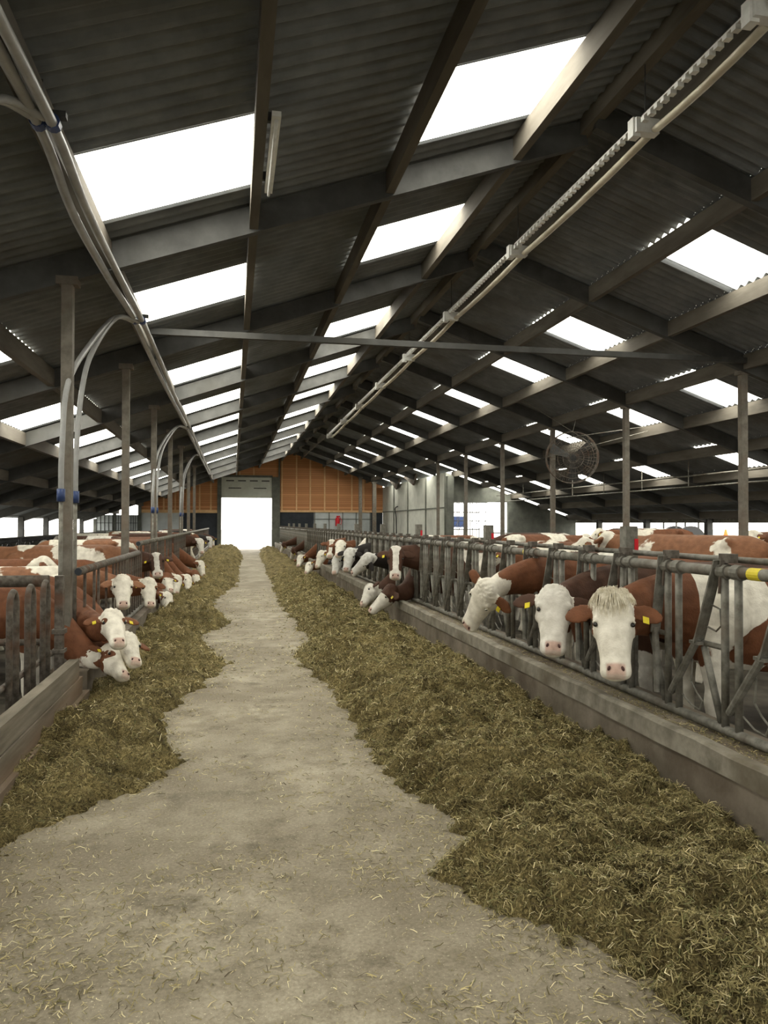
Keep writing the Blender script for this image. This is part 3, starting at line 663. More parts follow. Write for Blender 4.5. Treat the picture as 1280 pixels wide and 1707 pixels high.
MB().tube((FL-.09, 3.2, .55), (FL-.09, 7.3, .55), .024, 8).build('rail', M_rusty, hf, 'q')
MB().box((FL-.07, 7.24, 0), (FL+.0, 7.32, 1.24)).box((FL-.09, 7.22, .72), (FL+.02, 7.34, .76)).box((FL-.09, 7.22, .55), (FL+.02, 7.34, .58)).build('post', M_rusty, hf)
e = empty('cross_rail', (-1.7, 7.6, 0), 'thick brown rail with planks closing the pen behind the hoop fence', 'rail')
MB().tube((-1.7, 7.6, 1.17), (-6.5, 7.6, 1.17), .055, 12).build('rail', M_rusty, e, 'q')
MB().tube((-1.7, 7.6, .6), (-6.5, 7.6, .6), .03, 10).build('rail', M_rusty, e, 'q')
MB().tube((-6.4, 7.6, 0), (-6.4, 7.6, 1.2), .05, 10).build('post', M_rusty, e, 'q')

# ------------------------------------------------------------------ cows
def smooth_np(V, F_edges, it, f=.5):
    a, b = F_edges[:, 0], F_edges[:, 1]; n = len(V); deg = np.bincount(a, minlength=n)+np.bincount(b, minlength=n)
    for _ in range(it):
        S = np.zeros_like(V)
        for c in range(3): S[:, c] = np.bincount(a, V[b, c], n)+np.bincount(b, V[a, c], n)
        V = V+(S/np.maximum(deg, 1)[:, None]-V)*f
    return V
HR = [(-.10, .045, -.13, -.045), (-.05, .078, -.17, -.01), (.01, .105, -.19, .014), (.10, .122, -.21, .026), (.20, .128, -.235, .024), (.31, .130, -.25, .018), (.42, .120, -.245, .014), (.55, .106, -.215, .010),
      (.68, .096, -.18, .006), (.80, .091, -.155, .004), (.88, .093, -.148, .006), (.95, .094, -.138, .000), (1.0, .084, -.118, -.012), (1.03, .050, -.095, -.03)]
def lin(rings, x):
    xs = [r[0] for r in rings]; return [float(np.interp(x, xs, [r[i] for r in rings])) for i in range(1, len(rings[0]))]
def voxel(mb, vox, it):
    me = mb.mesh('tmp', None); ob = bpy.data.objects.new('tmp', me); COL.objects.link(ob)
    md = ob.modifiers.new('r', 'REMESH'); md.mode = 'VOXEL'; md.voxel_size = vox; md.use_smooth_shade = True
    dg = bpy.context.evaluated_depsgraph_get(); ev = ob.evaluated_get(dg); m2 = bpy.data.meshes.new_from_object(ev)
    bpy.data.objects.remove(ob); bpy.data.meshes.remove(me)
    V = np.empty(len(m2.vertices)*3); m2.vertices.foreach_get('co', V); V = V.reshape(-1, 3)
    E = np.empty(len(m2.edges)*2, np.int64); m2.edges.foreach_get('vertices', E); E = E.reshape(-1, 2)
    V = smooth_np(V, E, it); m2.vertices.foreach_set('co', V.ravel()); m2.update(); return m2, V
def sstep(x, a, b): t = np.clip((x-a)/(b-a), 0, 1); return t*t*(3-2*t)
def cow_mesh(name, base, hd, P, F, Nn, L, s, vox, coat, style, detail, white_front=False):
    """base: ground point under the shoulders; hd: unit heading; head pose in world axes relative to base"""
    hd = Vector(hd).normalized(); lat = Vector((-hd.y, hd.x, 0)); B = Vector(base); Pw = Vector(P)
    F = Vector(F).normalized(); Nn = Vector(Nn); Nn = (Nn-F*Nn.dot(F)).normalized(); U = F.cross(Nn).normalized()
    def W(x, l, z): return B+hd*(x*s)+lat*(l*s)+Vector((0, 0, z*s))
    m = MB()
    tor = [(.20, .98, .08, .13), (.12, .98, .17, .24), (0, 1.0, .235, .34), (-.15, 1.0, .265, .375), (-.4, .985, .30, .385), (-.75, .965, .345, .405), (-1.05, .96, .36, .41), (-1.3, 1.0, .34, .375), (-1.5, 1.06, .285, .31), (-1.66, 1.08, .21, .24), (-1.74, 1.09, .12, .15)]
    n = 20; vs = []; fs = []
    for (x, z, a, b) in tor:
        for j in range(n):
            q = 2*math.pi*j/n; c_, s_ = math.cos(q), math.sin(q)
            if s_ > 0: s_ = s_**.85 if s_ > .001 else 0
            vs.append(W(x, a*c_*(1-.22*max(0, s_)), z+b*s_))
    k = len(tor)
    for i in range(k-1):
        for j in range(n): fs.append((i*n+j, (i+1)*n+j, (i+1)*n+(j+1) % n, i*n+(j+1) % n))
    fs.append(tuple(range(n))); fs.append(tuple((k-1)*n+j for j in range(n))[::-1]); m.add(vs, fs)
    for sg in (-1, 1):
        m.ring([W(-.02, sg*.15, .95), W(.02, sg*.17, .72), W(.0, sg*.165, .52), W(.01, sg*.16, .42), W(-.01, sg*.16, .22), W(.0, sg*.16, .10), W(.03, sg*.16, .0)], [.13*s, .095*s, .062*s, .062*s, .042*s, .05*s, .062*s], 10)
        m.ring([W(-1.38, sg*.17, 1.0), W(-1.36, sg*.2, .78), W(-1.47, sg*.19, .60), W(-1.58, sg*.17, .47), W(-1.55, sg*.165, .25), W(-1.53, sg*.165, .11), W(-1.49, sg*.165, .0)], [.2*s, .16*s, .095*s, .055*s, .042*s, .05*s, .062*s], 10)
        m.ball(W(-1.35, sg*.2, 1.27), .085*s); m.ball(W(-.12, sg*.17, 1.02), (.16*s, .16*s, .24*s))
    m.ball(W(-1.22, 0, .62), (.17*s, .17*s, .14*s))
    m.ring([W(-1.70, 0, 1.28), W(-1.80, 0, 1.15), W(-1.82, 0, .85), W(-1.80, 0, .6), W(-1.80, 0, .45)], [.04*s, .03*s, .022*s, .035*s, .03*s], 8)
    # neck
    hb = Pw+F*(L*.16)-Nn*(.11*L/.53); sh = W(-.08, 0, 1.03)
    d0 = (-Nn*.7-F*.35).normalized(); dist = (hb-sh).length
    c1 = hb+d0*dist*.35; c2 = sh+(hd*.8+Vector((0, 0, .35*(1 if hb.z > sh.z else -.6)))).normalized()*dist*.38
    pts = []; rr = []
    for i in range(9):
        t = i/8; p = hb*(1-t)**3+c1*3*t*(1-t)**2+c2*3*t*t*(1-t)+sh*t**3; pts.append(p)
        rr.append((np.interp(t, [0, .4, 1], [.085, .13, .21])*s, np.interp(t, [0, .4, 1], [.115, .185, .32])*s))
    # frame up for neck: starts along F-ish (so height axis follows the head), ends vertical
    m2v = []; m2f = []; nn = 16
    for i, p in enumerate(pts):
        t = (pts[min(i+1, 8)]-pts[max(i-1, 0)]).normalized(); q = i/8
        sd = (U*(1-q)+(lat if U.dot(lat) > 0 else -lat)*q); sd = (sd-t*sd.dot(t)).normalized(); up = sd.cross(t).normalized()
        for j in range(nn): a = 2*math.pi*j/nn; m2v.append(p+sd*(math.cos(a)*rr[i][0])+up*(math.sin(a)*rr[i][1]))
    for i in range(8):
        for j in range(nn): m2f.append((i*nn+j, i*nn+(j+1) % nn, (i+1)*nn+(j+1) % nn, (i+1)*nn+j))
    m2f.append(tuple(range(nn))[::-1]); m2f.append(tuple(8*nn+j for j in range(nn))); m.add(m2v, m2f)
    # head
    q = L/.53; vs = []; fs = []; n = 20
    for (a, w_, nb, nf) in HR:
        mid = (nb+nf)/2*q; hh = (nf-nb)/2*q
        for j in range(n):
            an = 2*math.pi*j/n; c_, s_ = math.cos(an), math.sin(an)
            ww = w_*q*math.copysign(abs(c_)**.8, c_)*(1-.38*max(0, -s_)); vs.append(Pw+F*(a*L)+U*ww+Nn*(mid+hh*math.copysign(abs(s_)**.8, s_)))
    for i in range(len(HR)-1):
        for j in range(n): fs.append((i*n+j, i*n+(j+1) % n, (i+1)*n+(j+1) % n, (i+1)*n+j))
    fs.append(tuple(range(n))[::-1]); fs.append(tuple((len(HR)-1)*n+j for j in range(n))); m.add(vs, fs)
    for sg in (-1, 1):
        m.ball(Pw+F*(.30*L)+U*(sg*.100*q)-Nn*(.036*q), .036*q, 10, 7)           # brow
        m.ball(Pw+F*(.36*L)+U*(sg*.085*q)-Nn*(.13*q), .055*q, 10, 7)            # cheek
        # ear
        ea = Pw+F*(.10*L)+U*(sg*.085*q)-Nn*(.08*q); dr_ = (U*sg*1.0+F*.22-Nn*.22).normalized()
        pe = [ea+dr_*(x*q) for x in (0, .05, .10, .15, .195, .225)]
        t = dr_; wd = (F-t*F.dot(t)).normalized(); th = t.cross(wd)
        vv = []; ff = []
        for i, (p, a) in enumerate(zip(pe, (.034, .048, .070, .072, .052, .02))):
            for j in range(10): an = 2*math.pi*j/10; vv.append(p+wd*(math.cos(an)*a*q)+th*(math.sin(an)*max(.014*q, vox*1.05)))
        for i in range(5):
            for j in range(10): ff.append((i*10+j, i*10+(j+1) % 10, (i+1)*10+(j+1) % 10, (i+1)*10+j))
        ff.append(tuple(range(10))[::-1]); ff.append(tuple(50+j for j in range(10))); m.add(vv, ff)
    me, V = voxel(m, vox, 3 if vox < .015 else 2)
    # head coordinates per vertex
    R_ = V-np.array(Pw); a = R_@np.array(F)/L; u = R_@np.array(U)/q; nn_ = R_@np.array(Nn)/q
    inhead = (a > -.14)&(a < 1.15)&(np.abs(u) < .145)&(nn_ > -.27)&(nn_ < .09); au = np.abs(u)
    if detail:
        # nostrils and mouth
        for sg in (-1, 1):
            d2 = ((a-.93)*.53/.022)**2+((u-sg*.040)/.017)**2+((nn_-.0)/.05)**2; V = V-np.array(Nn)[None]*(.014*q*np.exp(-d2))[:, None]
        mouth = np.exp(-(((nn_+.088)/.008)**2))*sstep(a, .62, .75)*(au > .03)*inhead; V = V-np.array(U)[None]*(np.sign(u)*mouth*.006*q)[:, None]
        curl = np.exp(-((a-.03)/.14)**2)*inhead*(nn_ > -.06); bump = fbm(u+5, a*.6+5, 55, 2, 3)-.45; V = V+np.array(Nn-F*.6)[None]*(bump*curl*.034*q)[:, None]
        for sg in (-1, 1):   # eye socket
            d2 = ((a-.365)*.53/.022)**2+((u-sg*.118)/.022)**2+((nn_+.025)/.022)**2; V = V-(np.array(U)*sg*.8+np.array(Nn)*.5)[None]*(.010*q*np.exp(-d2))[:, None]
        me.vertices.foreach_set('co', V.ravel()); me.update()
    # coat colour weights
    Cc = np.zeros((len(V), 4)); Cc[:, 3] = 1
    ear = (au > .125)&(a > -.1)&(a < .42)&(nn_ > -.22)&(nn_ < .06)&(au < .40)
    facew = sstep(nn_, -.27, -.20)*inhead*(a < 1.2)*1.0
    neckb = sstep(-nn_, .13, .2)*(a < .5)
    hz = V[:, 2]-B.z; lx = (V-np.array(B))@np.array(hd)/s
    if style == 'white': wt = facew*(1-neckb*.9)*.9
    elif style == 'blaze': wt = inhead*(np.exp(-(au/(.045+.05*sstep(-a, -.25, .1)))**4)*(nn_ > -.06)+sstep(a, .74, .84))*.9; wt = wt-.5*inhead*(wt < .3)
    elif style == 'half': wt = facew*(sstep(a, .3, .42))*.9-.4*inhead*(a < .3)
    elif style == 'eyering': wt = facew*(1-neckb*.9)*.9; wt -= 1.4*np.exp(-((a-.33)*.53/.045)**2-((au-.11)/.05)**2-((nn_+.02)/.06)**2)
    else: wt = facew*(1-neckb*.9)*.9; wt -= 1.4*np.exp(-((a-.38)*.53/.075)**2-((u-.09)/.07)**2)
    wt = np.where(inhead, np.clip(wt, -.6, .9), 0)
    leg = sstep(-hz/s, -.62, -.42)*.35*(lx < .12); belly = sstep(-hz/s, -.78, -.62)*.2*(lx < .1)
    rg = np.clip(np.maximum(wt, 0)+(~inhead)*(leg+belly), 0, 1)
    if white_front: rg += (~inhead)*np.exp(-((lx+.12+.25*(hz/s-1.1))/.24)**2)*.5*sstep(hz/s, .85, 1.05)
    bb = np.where(inhead, np.maximum(-wt, 0), 0)+ear*.8
    neckz = (lx > (.12 if white_front else -.12))&(~inhead)&(hz/s > .5); bb += neckz*.22
    if white_front: bb += (lx < -.42)*.2*(hz/s > .6)
    pink = sstep(a, .865, .90)*inhead*sstep(nn_, -.07, -.05)*(1-sstep(au, .048, .06))*(1-.4*sstep(a, .99, 1.02))
    Cc[:, 0] = rg; Cc[:, 1] = pink*.85; Cc[:, 2] = bb
    at = me.attributes.new('coat', 'FLOAT_COLOR', 'POINT'); at.data.foreach_set('color', Cc.astype(np.float32).ravel())
    # local coordinates
    V2 = V-np.array(B); me.vertices.foreach_set('co', V2.ravel()); me.update(); me.name = name; me.materials.clear(); me.materials.append(coat)
    me.polygons.foreach_set('use_smooth', np.ones(len(me.polygons), bool))
    return me, (Pw-B, F, Nn, U, q)
def cow(name, base, hd, P, F, N_, L, s, vox, coat, style, label, seed, white, detail=True, tags=(-1, 1), horn=False, front=False, tuft=0, group=None):
    me, (p, F, Nn, U, q) = cow_mesh(name, base, hd, P, F, N_, L, s, vox, coat, style, detail, front)
    o = bpy.data.objects.new(name, me); o.location = base; COL.objects.link(o); tag(o, label, 'cow', group)
    o['coat_seed'] = seed; o['coat_white'] = white
    def child(nm, mb, m): c = bpy.data.objects.new(nm, mb.mesh(nm, m, True)); c.parent = o; COL.objects.link(c); return c
    for sg in (-1, 1):
        c = p+F*(.365*L)+U*(sg*.111*q)-Nn*(.031*q); eye = child('eye', MB().ball(c, (.0155*q,)*3, 12, 8), M_eye)
        if detail: 
            lid = MB().ring([c+U*(sg*(.012-abs(x)*.3)*q)+Nn*((.008+x)*q)-F*((.013-abs(x)*.2)*q) for x in (-.024, -.012, 0, .012, .024)], [.003*q, .006*q, .0075*q, .006*q, .003*q], 8); ld = child('eyelid', lid, coat); ld.parent = eye; ld['coat_seed'] = seed; ld['coat_white'] = .5 if style != 'blaze' else -.5
            cn = p+F*(.935*L)+U*(sg*.040*q)+Nn*(-.010*q); mm = MB().ball((0, 0, 0), (1, 1, 1), 10, 6)
            mm.v = [tuple(cn+F*(v[0]*.016*q)+U*((v[1]*.009+sg*v[0]*.004)*q)+Nn*(v[2]*.010*q)) for v in mm.v]; child('nostril', mm, M_nos)
    for sg in tags:
        e0 = p+F*(.10*L)+U*(sg*.085*q)-Nn*(.08*q); dr_ = (U*sg*1.0+F*.22-Nn*.22).normalized(); c = e0+dr_*(.115*q)+F*(.035*q)+Nn*(.026*q)
        MBt = MB(); a_ = c-dr_*.019*q; b_ = c+dr_*.019*q; k = F*(.045*q); t = Nn*.003
        MBt.add([a_-t, b_-t, b_+k-t, a_+k-t, a_+t, b_+t, b_+k+t, a_+k+t], [(0, 3, 2, 1), (4, 5, 6, 7), (0, 1, 5, 4), (1, 2, 6, 5), (2, 3, 7, 6), (3, 0, 4, 7)]); child('ear_tag', MBt, M_yellow).data.polygons.foreach_set('use_smooth', [False]*6)
    if tuft:
        tm = MB(); rr = random.Random(int(seed*10)); lock = tuft > 250
        for i in range(tuft):
            uu = rr.uniform(-.095, .095); aa = rr.uniform(-.10, .03); rt = p+F*(aa*L-.035*(1-(uu/.095)**2)*rr.uniform(.2, 1)*(1 if aa < -.03 else .3))+U*(uu*q)+Nn*((.016 if aa > -.03 else -.015)*q)
            ln = rr.uniform(.05, .20)*(1-.35*abs(uu)/.095)*(1.15 if uu > -.02 else .8); sw = U*(uu*2.5+.5*math.sin(uu*90+aa*30)+rr.uniform(-.25, .25)); d1 = (Nn*.55+F*.6+sw).normalized(); d2 = (F*1.0-Nn*.12+sw*.7).normalized(); d3 = (F-Nn*.35+U*rr.uniform(-.4, .4)).normalized()
            ps = [rt, rt+d1*ln*.3*q]; ps.append(ps[-1]+d2*ln*.4*q); ps.append(ps[-1]+d3*ln*.3*q); wv = U*(.0016*q)
            tm.add([x_+wv*sg*k_ for x_, k_ in zip(ps, (1, 1, .9, .3)) for sg in (-1, 1)], [(0, 1, 3, 2), (2, 3, 5, 4), (4, 5, 7, 6)])
        tf = child('forelock', tm, M_tuft)
    if horn:
        for sg in (-1, 1):
            b0 = p+F*(.0*L)+U*(sg*.07*q)-Nn*(.04*q); child('horn', MB().ring([b0, b0+U*(sg*.05*q)-F*.02*q, b0+U*(sg*.09*q)-F*(.06*q)+Nn*.02], [.02*q, .016*q, .004*q], 8), M_horn)
    return o
M_tuft = mat('cream_hair', (.44, .38, .25), (.74, .69, .56), 30, .8)
for (nm, P, F, N_, L, by, ci, seed, wh, style, s, lab) in HEADS:
    right = nm[0] == 'r'; near = nm in ('r1', 'r2', 'r3', 'l1', 'l2', 'l3', 'l4', 'l5'); mid = nm in ('r4', 'r5', 'r6', 'r7', 'r8', 'l6', 'l7', 'l8')
    vox = .0115 if near else (.017 if mid else .024)
    bx = 3.38 if right else -1.98; hd = (-1, 0, 0) if right else (1, 0, 0)
    # keep the neck a plausible length
    tg = {'r1': (-1,), 'r2': (1,), 'r3': (-1,), 'r4': (1,), 'r8': (), 'r7': (), 'r10': (), 'r11': (), 'r6': (), 'l2': (), 'l4': (), 'l1': (-1, 1), 'l5': (1,)}.get(nm, (-1, 1) if mid or near else (-1,))
    cow('cow', (bx, by, .02), hd, P, F, N_, L, s, vox, M_coat[ci], style, lab, seed, wh, detail=near or mid, tags=tg, front=(nm in ('r1',)), tuft={'r1': 1100}.get(nm, 0), horn=False)

# cows standing deeper in the pens: three builds, copied
def std_cow(style, ci, seed, hz, dy):
    return cow('cow', (0, 0, 0), (1, 0, 0), (.62, dy, hz), (.72, dy*.4, -.70), (.70, dy*.3, .71), .52, 1.0, .024, M_coat[ci], style, 'x', seed, 0, detail=False, tags=(-1,))
PROT = [std_cow('white', 0, 61., 1.38, .1), std_cow('half', 2, 62., 1.05, -.15), std_cow('white', 1, 63., 1.25, .25), std_cow('white', 2, 64., 1.40, .0)]
PEN = [
(3, 5.76, 9.87, 0.12, 112, 2.0, -0.09, 1.06, 'big tan-brown cow with white rump standing behind the rail, its back above the near post'),
(0, 8.05, 10.94, 0.12, 20, 71.0, 0.06, 1.0, 'white and brown back right of the big tan cow'),
(3, 6.11, 5.80, 0.02, 75, 90.0, 0.02, 1.0, 'pale-headed cow at the right edge of the pens behind the locking rod'),
(1, 7.86, 6.56, 0.02, 200, 73.0, 0.0, 0.97, 'brown cow flank just inside the pen behind the nearest cow'),
(1, 5.27, 7.73, 0.02, 185, 74.0, -0.02, 0.95, 'orange-brown flank seen between the bars beside the second head'),
(0, 6.70, 12.38, 0.1, 170, 75.0, 0.08, 1.0, 'white and brown back below the basket fan'),
(2, 4.73, 9.77, 0.02, 95, 76.0, 0.0, 0.98, 'dark patched cow behind the bars right of the profile cow'),
(0, 4.50, 11.12, 0.02, 185, 77.0, 0.08, 0.98, 'mostly white cow with brown blotches seen through the bars'),
(0, 6.12, 14.72, 0.02, 110, 78.0, 0.05, 0.98, 'white and red cow farther through the bars, below the bright opening'),
(0, 7.72, 16.61, 0.1, 10, 79.0, 0.1, 1.0, 'white-backed cow with black patches under the bright opening'),
(2, 7.30, 19.34, 0.1, 170, 80.0, 0.0, 1.0, 'cow back before the corner of the pale block wall'),
(0, 10.80, 13.50, 0.15, 185, 81.0, 0.02, 1.05, 'brown back far right below the eave openings'),
(1, 12.40, 11.60, 0.15, 5, 82.0, 0.05, 1.05, 'white and tan cow far right near the traffic cone'),
(0, 9.90, 18.00, 0.15, 170, 83.0, 0.0, 1.05, 'reddish cow back far behind the second tall column'),
(2, 12.20, 20.00, 0.15, 5, 84.0, 0.02, 1.05, 'dark cow back beneath the dark cross wall'),
(0, 3.53, 16.59, 0.02, 180, 85.0, 0.06, 1.0, 'white patched flank through the bars beyond the blazed cow'),
(0, 5.05, 20.24, 0.02, 180, 86.0, 0.0, 1.0, 'red cow standing behind the far right headlocks'),
(3, -3.40, 12.64, 0.0, 178, 87.0, -0.02, 1.0, 'tan and white cow standing left of the near column, its back at rail height'),
(0, -3.04, 10.73, 0.0, 5, 88.0, 0.16, 0.92, 'cream-white back just behind the thick brown rail'),
(3, -5.70, 10.75, 0.0, 215, 89.0, -0.05, 0.95, 'brown head with cream poll left of the white back, far left pen'),
(1, -3.78, 16.42, 0.0, 185, 91.0, 0.12, 1.0, 'long white back with brown side behind the near left column'),
(2, -4.30, 21.51, 0.0, 150, 92.0, 0.06, 1.0, 'dark spotted pale cow between the first and second left columns'),
(0, -3.90, 26.22, 0.0, 5, 93.0, 0.04, 1.0, 'red and white cow behind the second left column'),
(0, -2.98, 28.11, 0.0, 190, 94.0, 0.02, 1.0, 'red cow back right of the second left column'),
(1, -4.80, 31.50, 0.0, 170, 95.0, 0.06, 1.0, 'tan and white back in the distant left pen'),
(0, -3.40, 33.11, 0.0, 15, 96.0, 0.0, 1.0, 'red back in front of the grey gable panel'),
(3, -6.19, 8.98, 0.0, 30, 97.0, 0.2, 0.95, 'white cow head at the left edge over the brown rail'),
]
used = set()
for (pi, x, y, z, ang, seed, wh, s, lab) in PEN:
    o = PROT[pi] if pi not in used else copy_tree(PROT[pi]); used.add(pi)
    o.location = (x, y, z); o.rotation_euler = (0, 0, math.radians(ang)); o.scale = (s, s, s)
    o['label'] = lab; o['coat_seed'] = seed; o['coat_white'] = wh; o['group'] = 'cows standing in the pens'

# ------------------------------------------------------------------ light line, lamp, hoses
e = empty('light_trunking', (3.9, 0, 5.48), 'long cream light trunking with serrated cable tray hanging below the ridge', 'light fitting')
ly = [1.2, 4.9, 6.56, 9.86, 13.12, 16.46, 19.8, 23.18, 26.5, 30.5]
def lz(y): return float(np.interp(y, [0, 6.5, 13, 20, 31], [5.52, 5.48, 5.43, 5.36, 5.22]))
for i, y in enumerate(ly):
    if i+1 < len(ly):
        y1 = ly[i+1]; rl = MB(); seg = np.linspace(y+.06, y1-.06, 5)
        rl.ring([(3.93, q_, lz(q_)-.03*math.sin(math.pi*(q_-y)/(y1-y))) for q_ in seg], [(.045, .03)]*5, 8); rl.build('rail', M_cream, e, 'q')
        tr = MB(); q_ = y+.1
        while q_ < y1-.1: tr.box((3.77, q_, lz(q_)+.04), (3.83, q_+.055, lz(q_)+.085)); q_ += .11
        tr.box((3.775, y+.08, lz(y)+.075), (3.825, y1-.08, lz(y)+.09)); tr.build('cable_tray', M_white, e)
    br = MB().box((3.74, y-.05, lz(y)-.03), (3.98, y+.05, lz(y)+.11)).box((3.72, y-.02, lz(y)-.06), (3.80, y+.08, lz(y)+.12)); br.build('bracket', M_white, e)
    MB().tube((3.86, y, lz(y)+.1), (3.86, y, RZ-.2), .006, 5).build('hanger', M_dark, e)
e = empty('tube_lamp', (.42, 6.9, 4.9), 'short fluorescent tube lamp fixed beside a purlin at the top left', 'lamp')
MB().box((.27, 5.65, 4.76), (.34, 7.0, 4.80)).build('housing', M_white, e); MB().tube((.305, 5.67, 4.735), (.305, 6.98, 4.735), .014, 10).build('tube', M_white, e, 'q')
for yb_ in (5.8, 6.8): MB().box((.24, yb_, 4.80), (.31, yb_+.04, 4.87)).build('bracket', M_dark, e)
def catmull(pts, n=6):
    P = [Vector(p) for p in pts]; out = []
    for i in range(len(P)-1):
        a = P[max(i-1, 0)]; b = P[i]; c = P[i+1]; d_ = P[min(i+2, len(P)-1)]
        for k in range(n):
            t = k/n; out.append(.5*((2*b)+(c-a)*t+(2*a-5*b+4*c-d_)*t*t+(-a+3*b-3*c+d_)*t**3))
    out.append(P[-1]); return out
HDX, HDZ = .10, -.20
for j, dx in enumerate((0, .09)):
    pts = [(-1.33+dx, 1.5, 4.45), (-1.33+dx, 3.0, 4.36), (-1.33+dx, 5.1, 4.46), (-1.33+dx, 6.2, 4.32+j*.06), (-1.33+dx, 7.9, 4.36+j*.05), (-1.33+dx, 9.9, 4.47), (-1.31+dx, 12.0, 4.38+.05*j), (-1.33+dx, 15.0, 4.42), (-1.33+dx, 20.8, 4.47), (-1.33+dx, 30, 4.43), (-1.33+dx, 40, 4.45)]
    pts = [(a_+HDX, b_, c_+HDZ) for a_, b_, c_ in pts]
    o = MB().ring(catmull(pts), .036, 8).build('supply_hose', M_hose, None, 'q', origin=(-1.33, 1.5, 4.45)); tag(o, ['grey supply hose sagging along under the left roof purlin, the outer one', 'grey supply hose sagging along under the left roof purlin, nearer the skylights'][j], 'hose', 'overhead supply hoses')
for i, y in enumerate((5.12, 9.92, 20.9, 29.2)):
    zz = 4.27; e = empty('hose_clip', (-1.18, y, zz), ['dark hose bracket with blue tie, nearest at the top left', 'hose bracket with blue tie at the corner of the second skylight', 'hose bracket where the second pair of hoses branches down', 'farthest hose bracket above the third pair of hoses'][i], 'bracket')
    MB().box((-1.30, y-.03, zz+.04), (-1.06, y+.03, zz+.08)).box((-1.24, y-.02, zz+.06), (-1.20, y+.02, roof_z(-1.22)-.03)).build('bracket', M_dark, e)
    for hx in (-1.23, -1.14): MB().ring([(hx, y-.05, zz), (hx, y+.02, zz)], .05, 10).build('blue_tie', M_blue, e)
HL = ['first', 'second', 'third']
for i, (yc, yb) in enumerate(((7.95, 9.9), (16.29, 20.9), (24.6, 29.2), (3.78, 5.0))):
    for j in (0, 1):
        xo = -1.58+(-.0 if j else -.02); yo = yc+(-.34 if j == 0 else .22); d_ = (yb-yc)
        zt = 4.25
        pts = [(-1.24+.07*j, yb, zt), (-1.38+.02*j, yb-.28*d_, zt-.10), (-1.52, yb-.62*d_-.0*j, zt-.55-.12*j), (xo, yo+.18*d_*.8, zt-1.15), (xo, yo+.03, zt-1.8), (xo, yo, 2.0)]
        nm = ['steel column beside the hoop fence', 'third left column', 'fifth left column', 'top left corner'][i]
        e = empty('drop_hose', (xo, yo, 0), 'grey hose curving down to the %s, %s of its pair' % (nm, 'nearer' if j == 0 else 'farther'), 'hose', 'hoses dropping to the left columns')
        MB().ring(catmull(pts), .028, 8).build('hose', M_hose, e, 'q')
        MB().tube((xo, yo, 1.92), (xo, yo, 2.04), .038, 10).build('blue_coupling', M_blue, e, 'q')
        MB().tube((xo, yo, .35), (xo, yo, 1.95), .020, 8).build('steel_pipe', M_steel, e, 'q')

# ------------------------------------------------------------------ fan, pipes, small things
fc = Vector((8.55, 18.1, 3.42)); e = empty('basket_fan', fc, 'large round basket fan hanging high in the right pens on guy wires', 'fan')
ax = Vector((-.25, -1, -.15)).normalized(); sx = ax.cross(Vector((0, 0, 1))).normalized(); sz = sx.cross(ax)
cg = MB(); RR = .66
for r_, off in [(RR, 0), (RR, .1), (RR, -.1), (RR*.8, .14), (RR*.6, .16), (RR*.4, .17), (RR*.2, .18), (RR*.8, -.14), (RR*.5, -.16)]:
    cg.ring([fc+sx*(r_*math.cos(a))+sz*(r_*math.sin(a))+ax*off for a in np.linspace(0, 2*math.pi, 33)], .006 if abs(off) > .11 else .010, 5, cap=False)
for k in range(36):
    a = 2*math.pi*k/36; d_ = sx*math.cos(a)+sz*math.sin(a)
    for sg in (1, -1): cg.ring([fc+d_*.08+ax*(.18*sg), fc+d_*(RR*.6)+ax*(.16*sg), fc+d_*RR+ax*(.08*sg)], .004, 4, cap=False)
cg.build('guard', M_rusty, e)
mt_ = MB().ring([fc-ax*.2, fc+ax*.1], .10, 14).build('motor', M_dark, e, 'q')
for k in range(3):
    a = 2*math.pi*k/3+.4; d_ = sx*math.cos(a)+sz*math.sin(a); td = ax.cross(d_)
    b_ = MB(); pr = [fc+d_*.08-td*.05-ax*.03, fc+d_*.58-td*.14-ax*.05, fc+d_*.60+td*.12+ax*.05, fc+d_*.08+td*.05+ax*.03]; th = ax*.006
    b_.add([p-th for p in pr]+[p+th for p in pr], [(0, 1, 2, 3), (7, 6, 5, 4), (0, 4, 5, 1), (1, 5, 6, 2), (2, 6, 7, 3), (3, 7, 4, 0)]); b_.build('blade', M_dark, mt_)
for (a_, b_) in ((fc+sz*RR, Vector((8.7, 18.1, 4.55))), (fc+sx*RR*.7+sz*RR*.7, Vector((9.9, 16.9, 4.1))), (fc+sx*RR, Vector((10.2, 17.0, 4.05))), (fc-sx*RR*.8+sz*RR*.5, Vector((7.3, 18.6, 5.0)))): MB().tube(a_, b_, .008, 5).build('guy_wire', M_steel, e)
e = empty('water_pipes', (12.2, 15, 3.1), 'pair of thin water pipes on hangers under the right roof slope', 'pipe')
for z in (3.02, 2.72): MB().tube((12.2, 8, z), (12.2, 33.9, z), .02, 8).build('pipe', M_steel, e, 'q')
for y in np.arange(9, 33, 2.4): MB().tube((12.2, y, 2.72), (12.2, y, roof_z(12.2)-.05), .012, 5).build('hanger', M_steel, e)
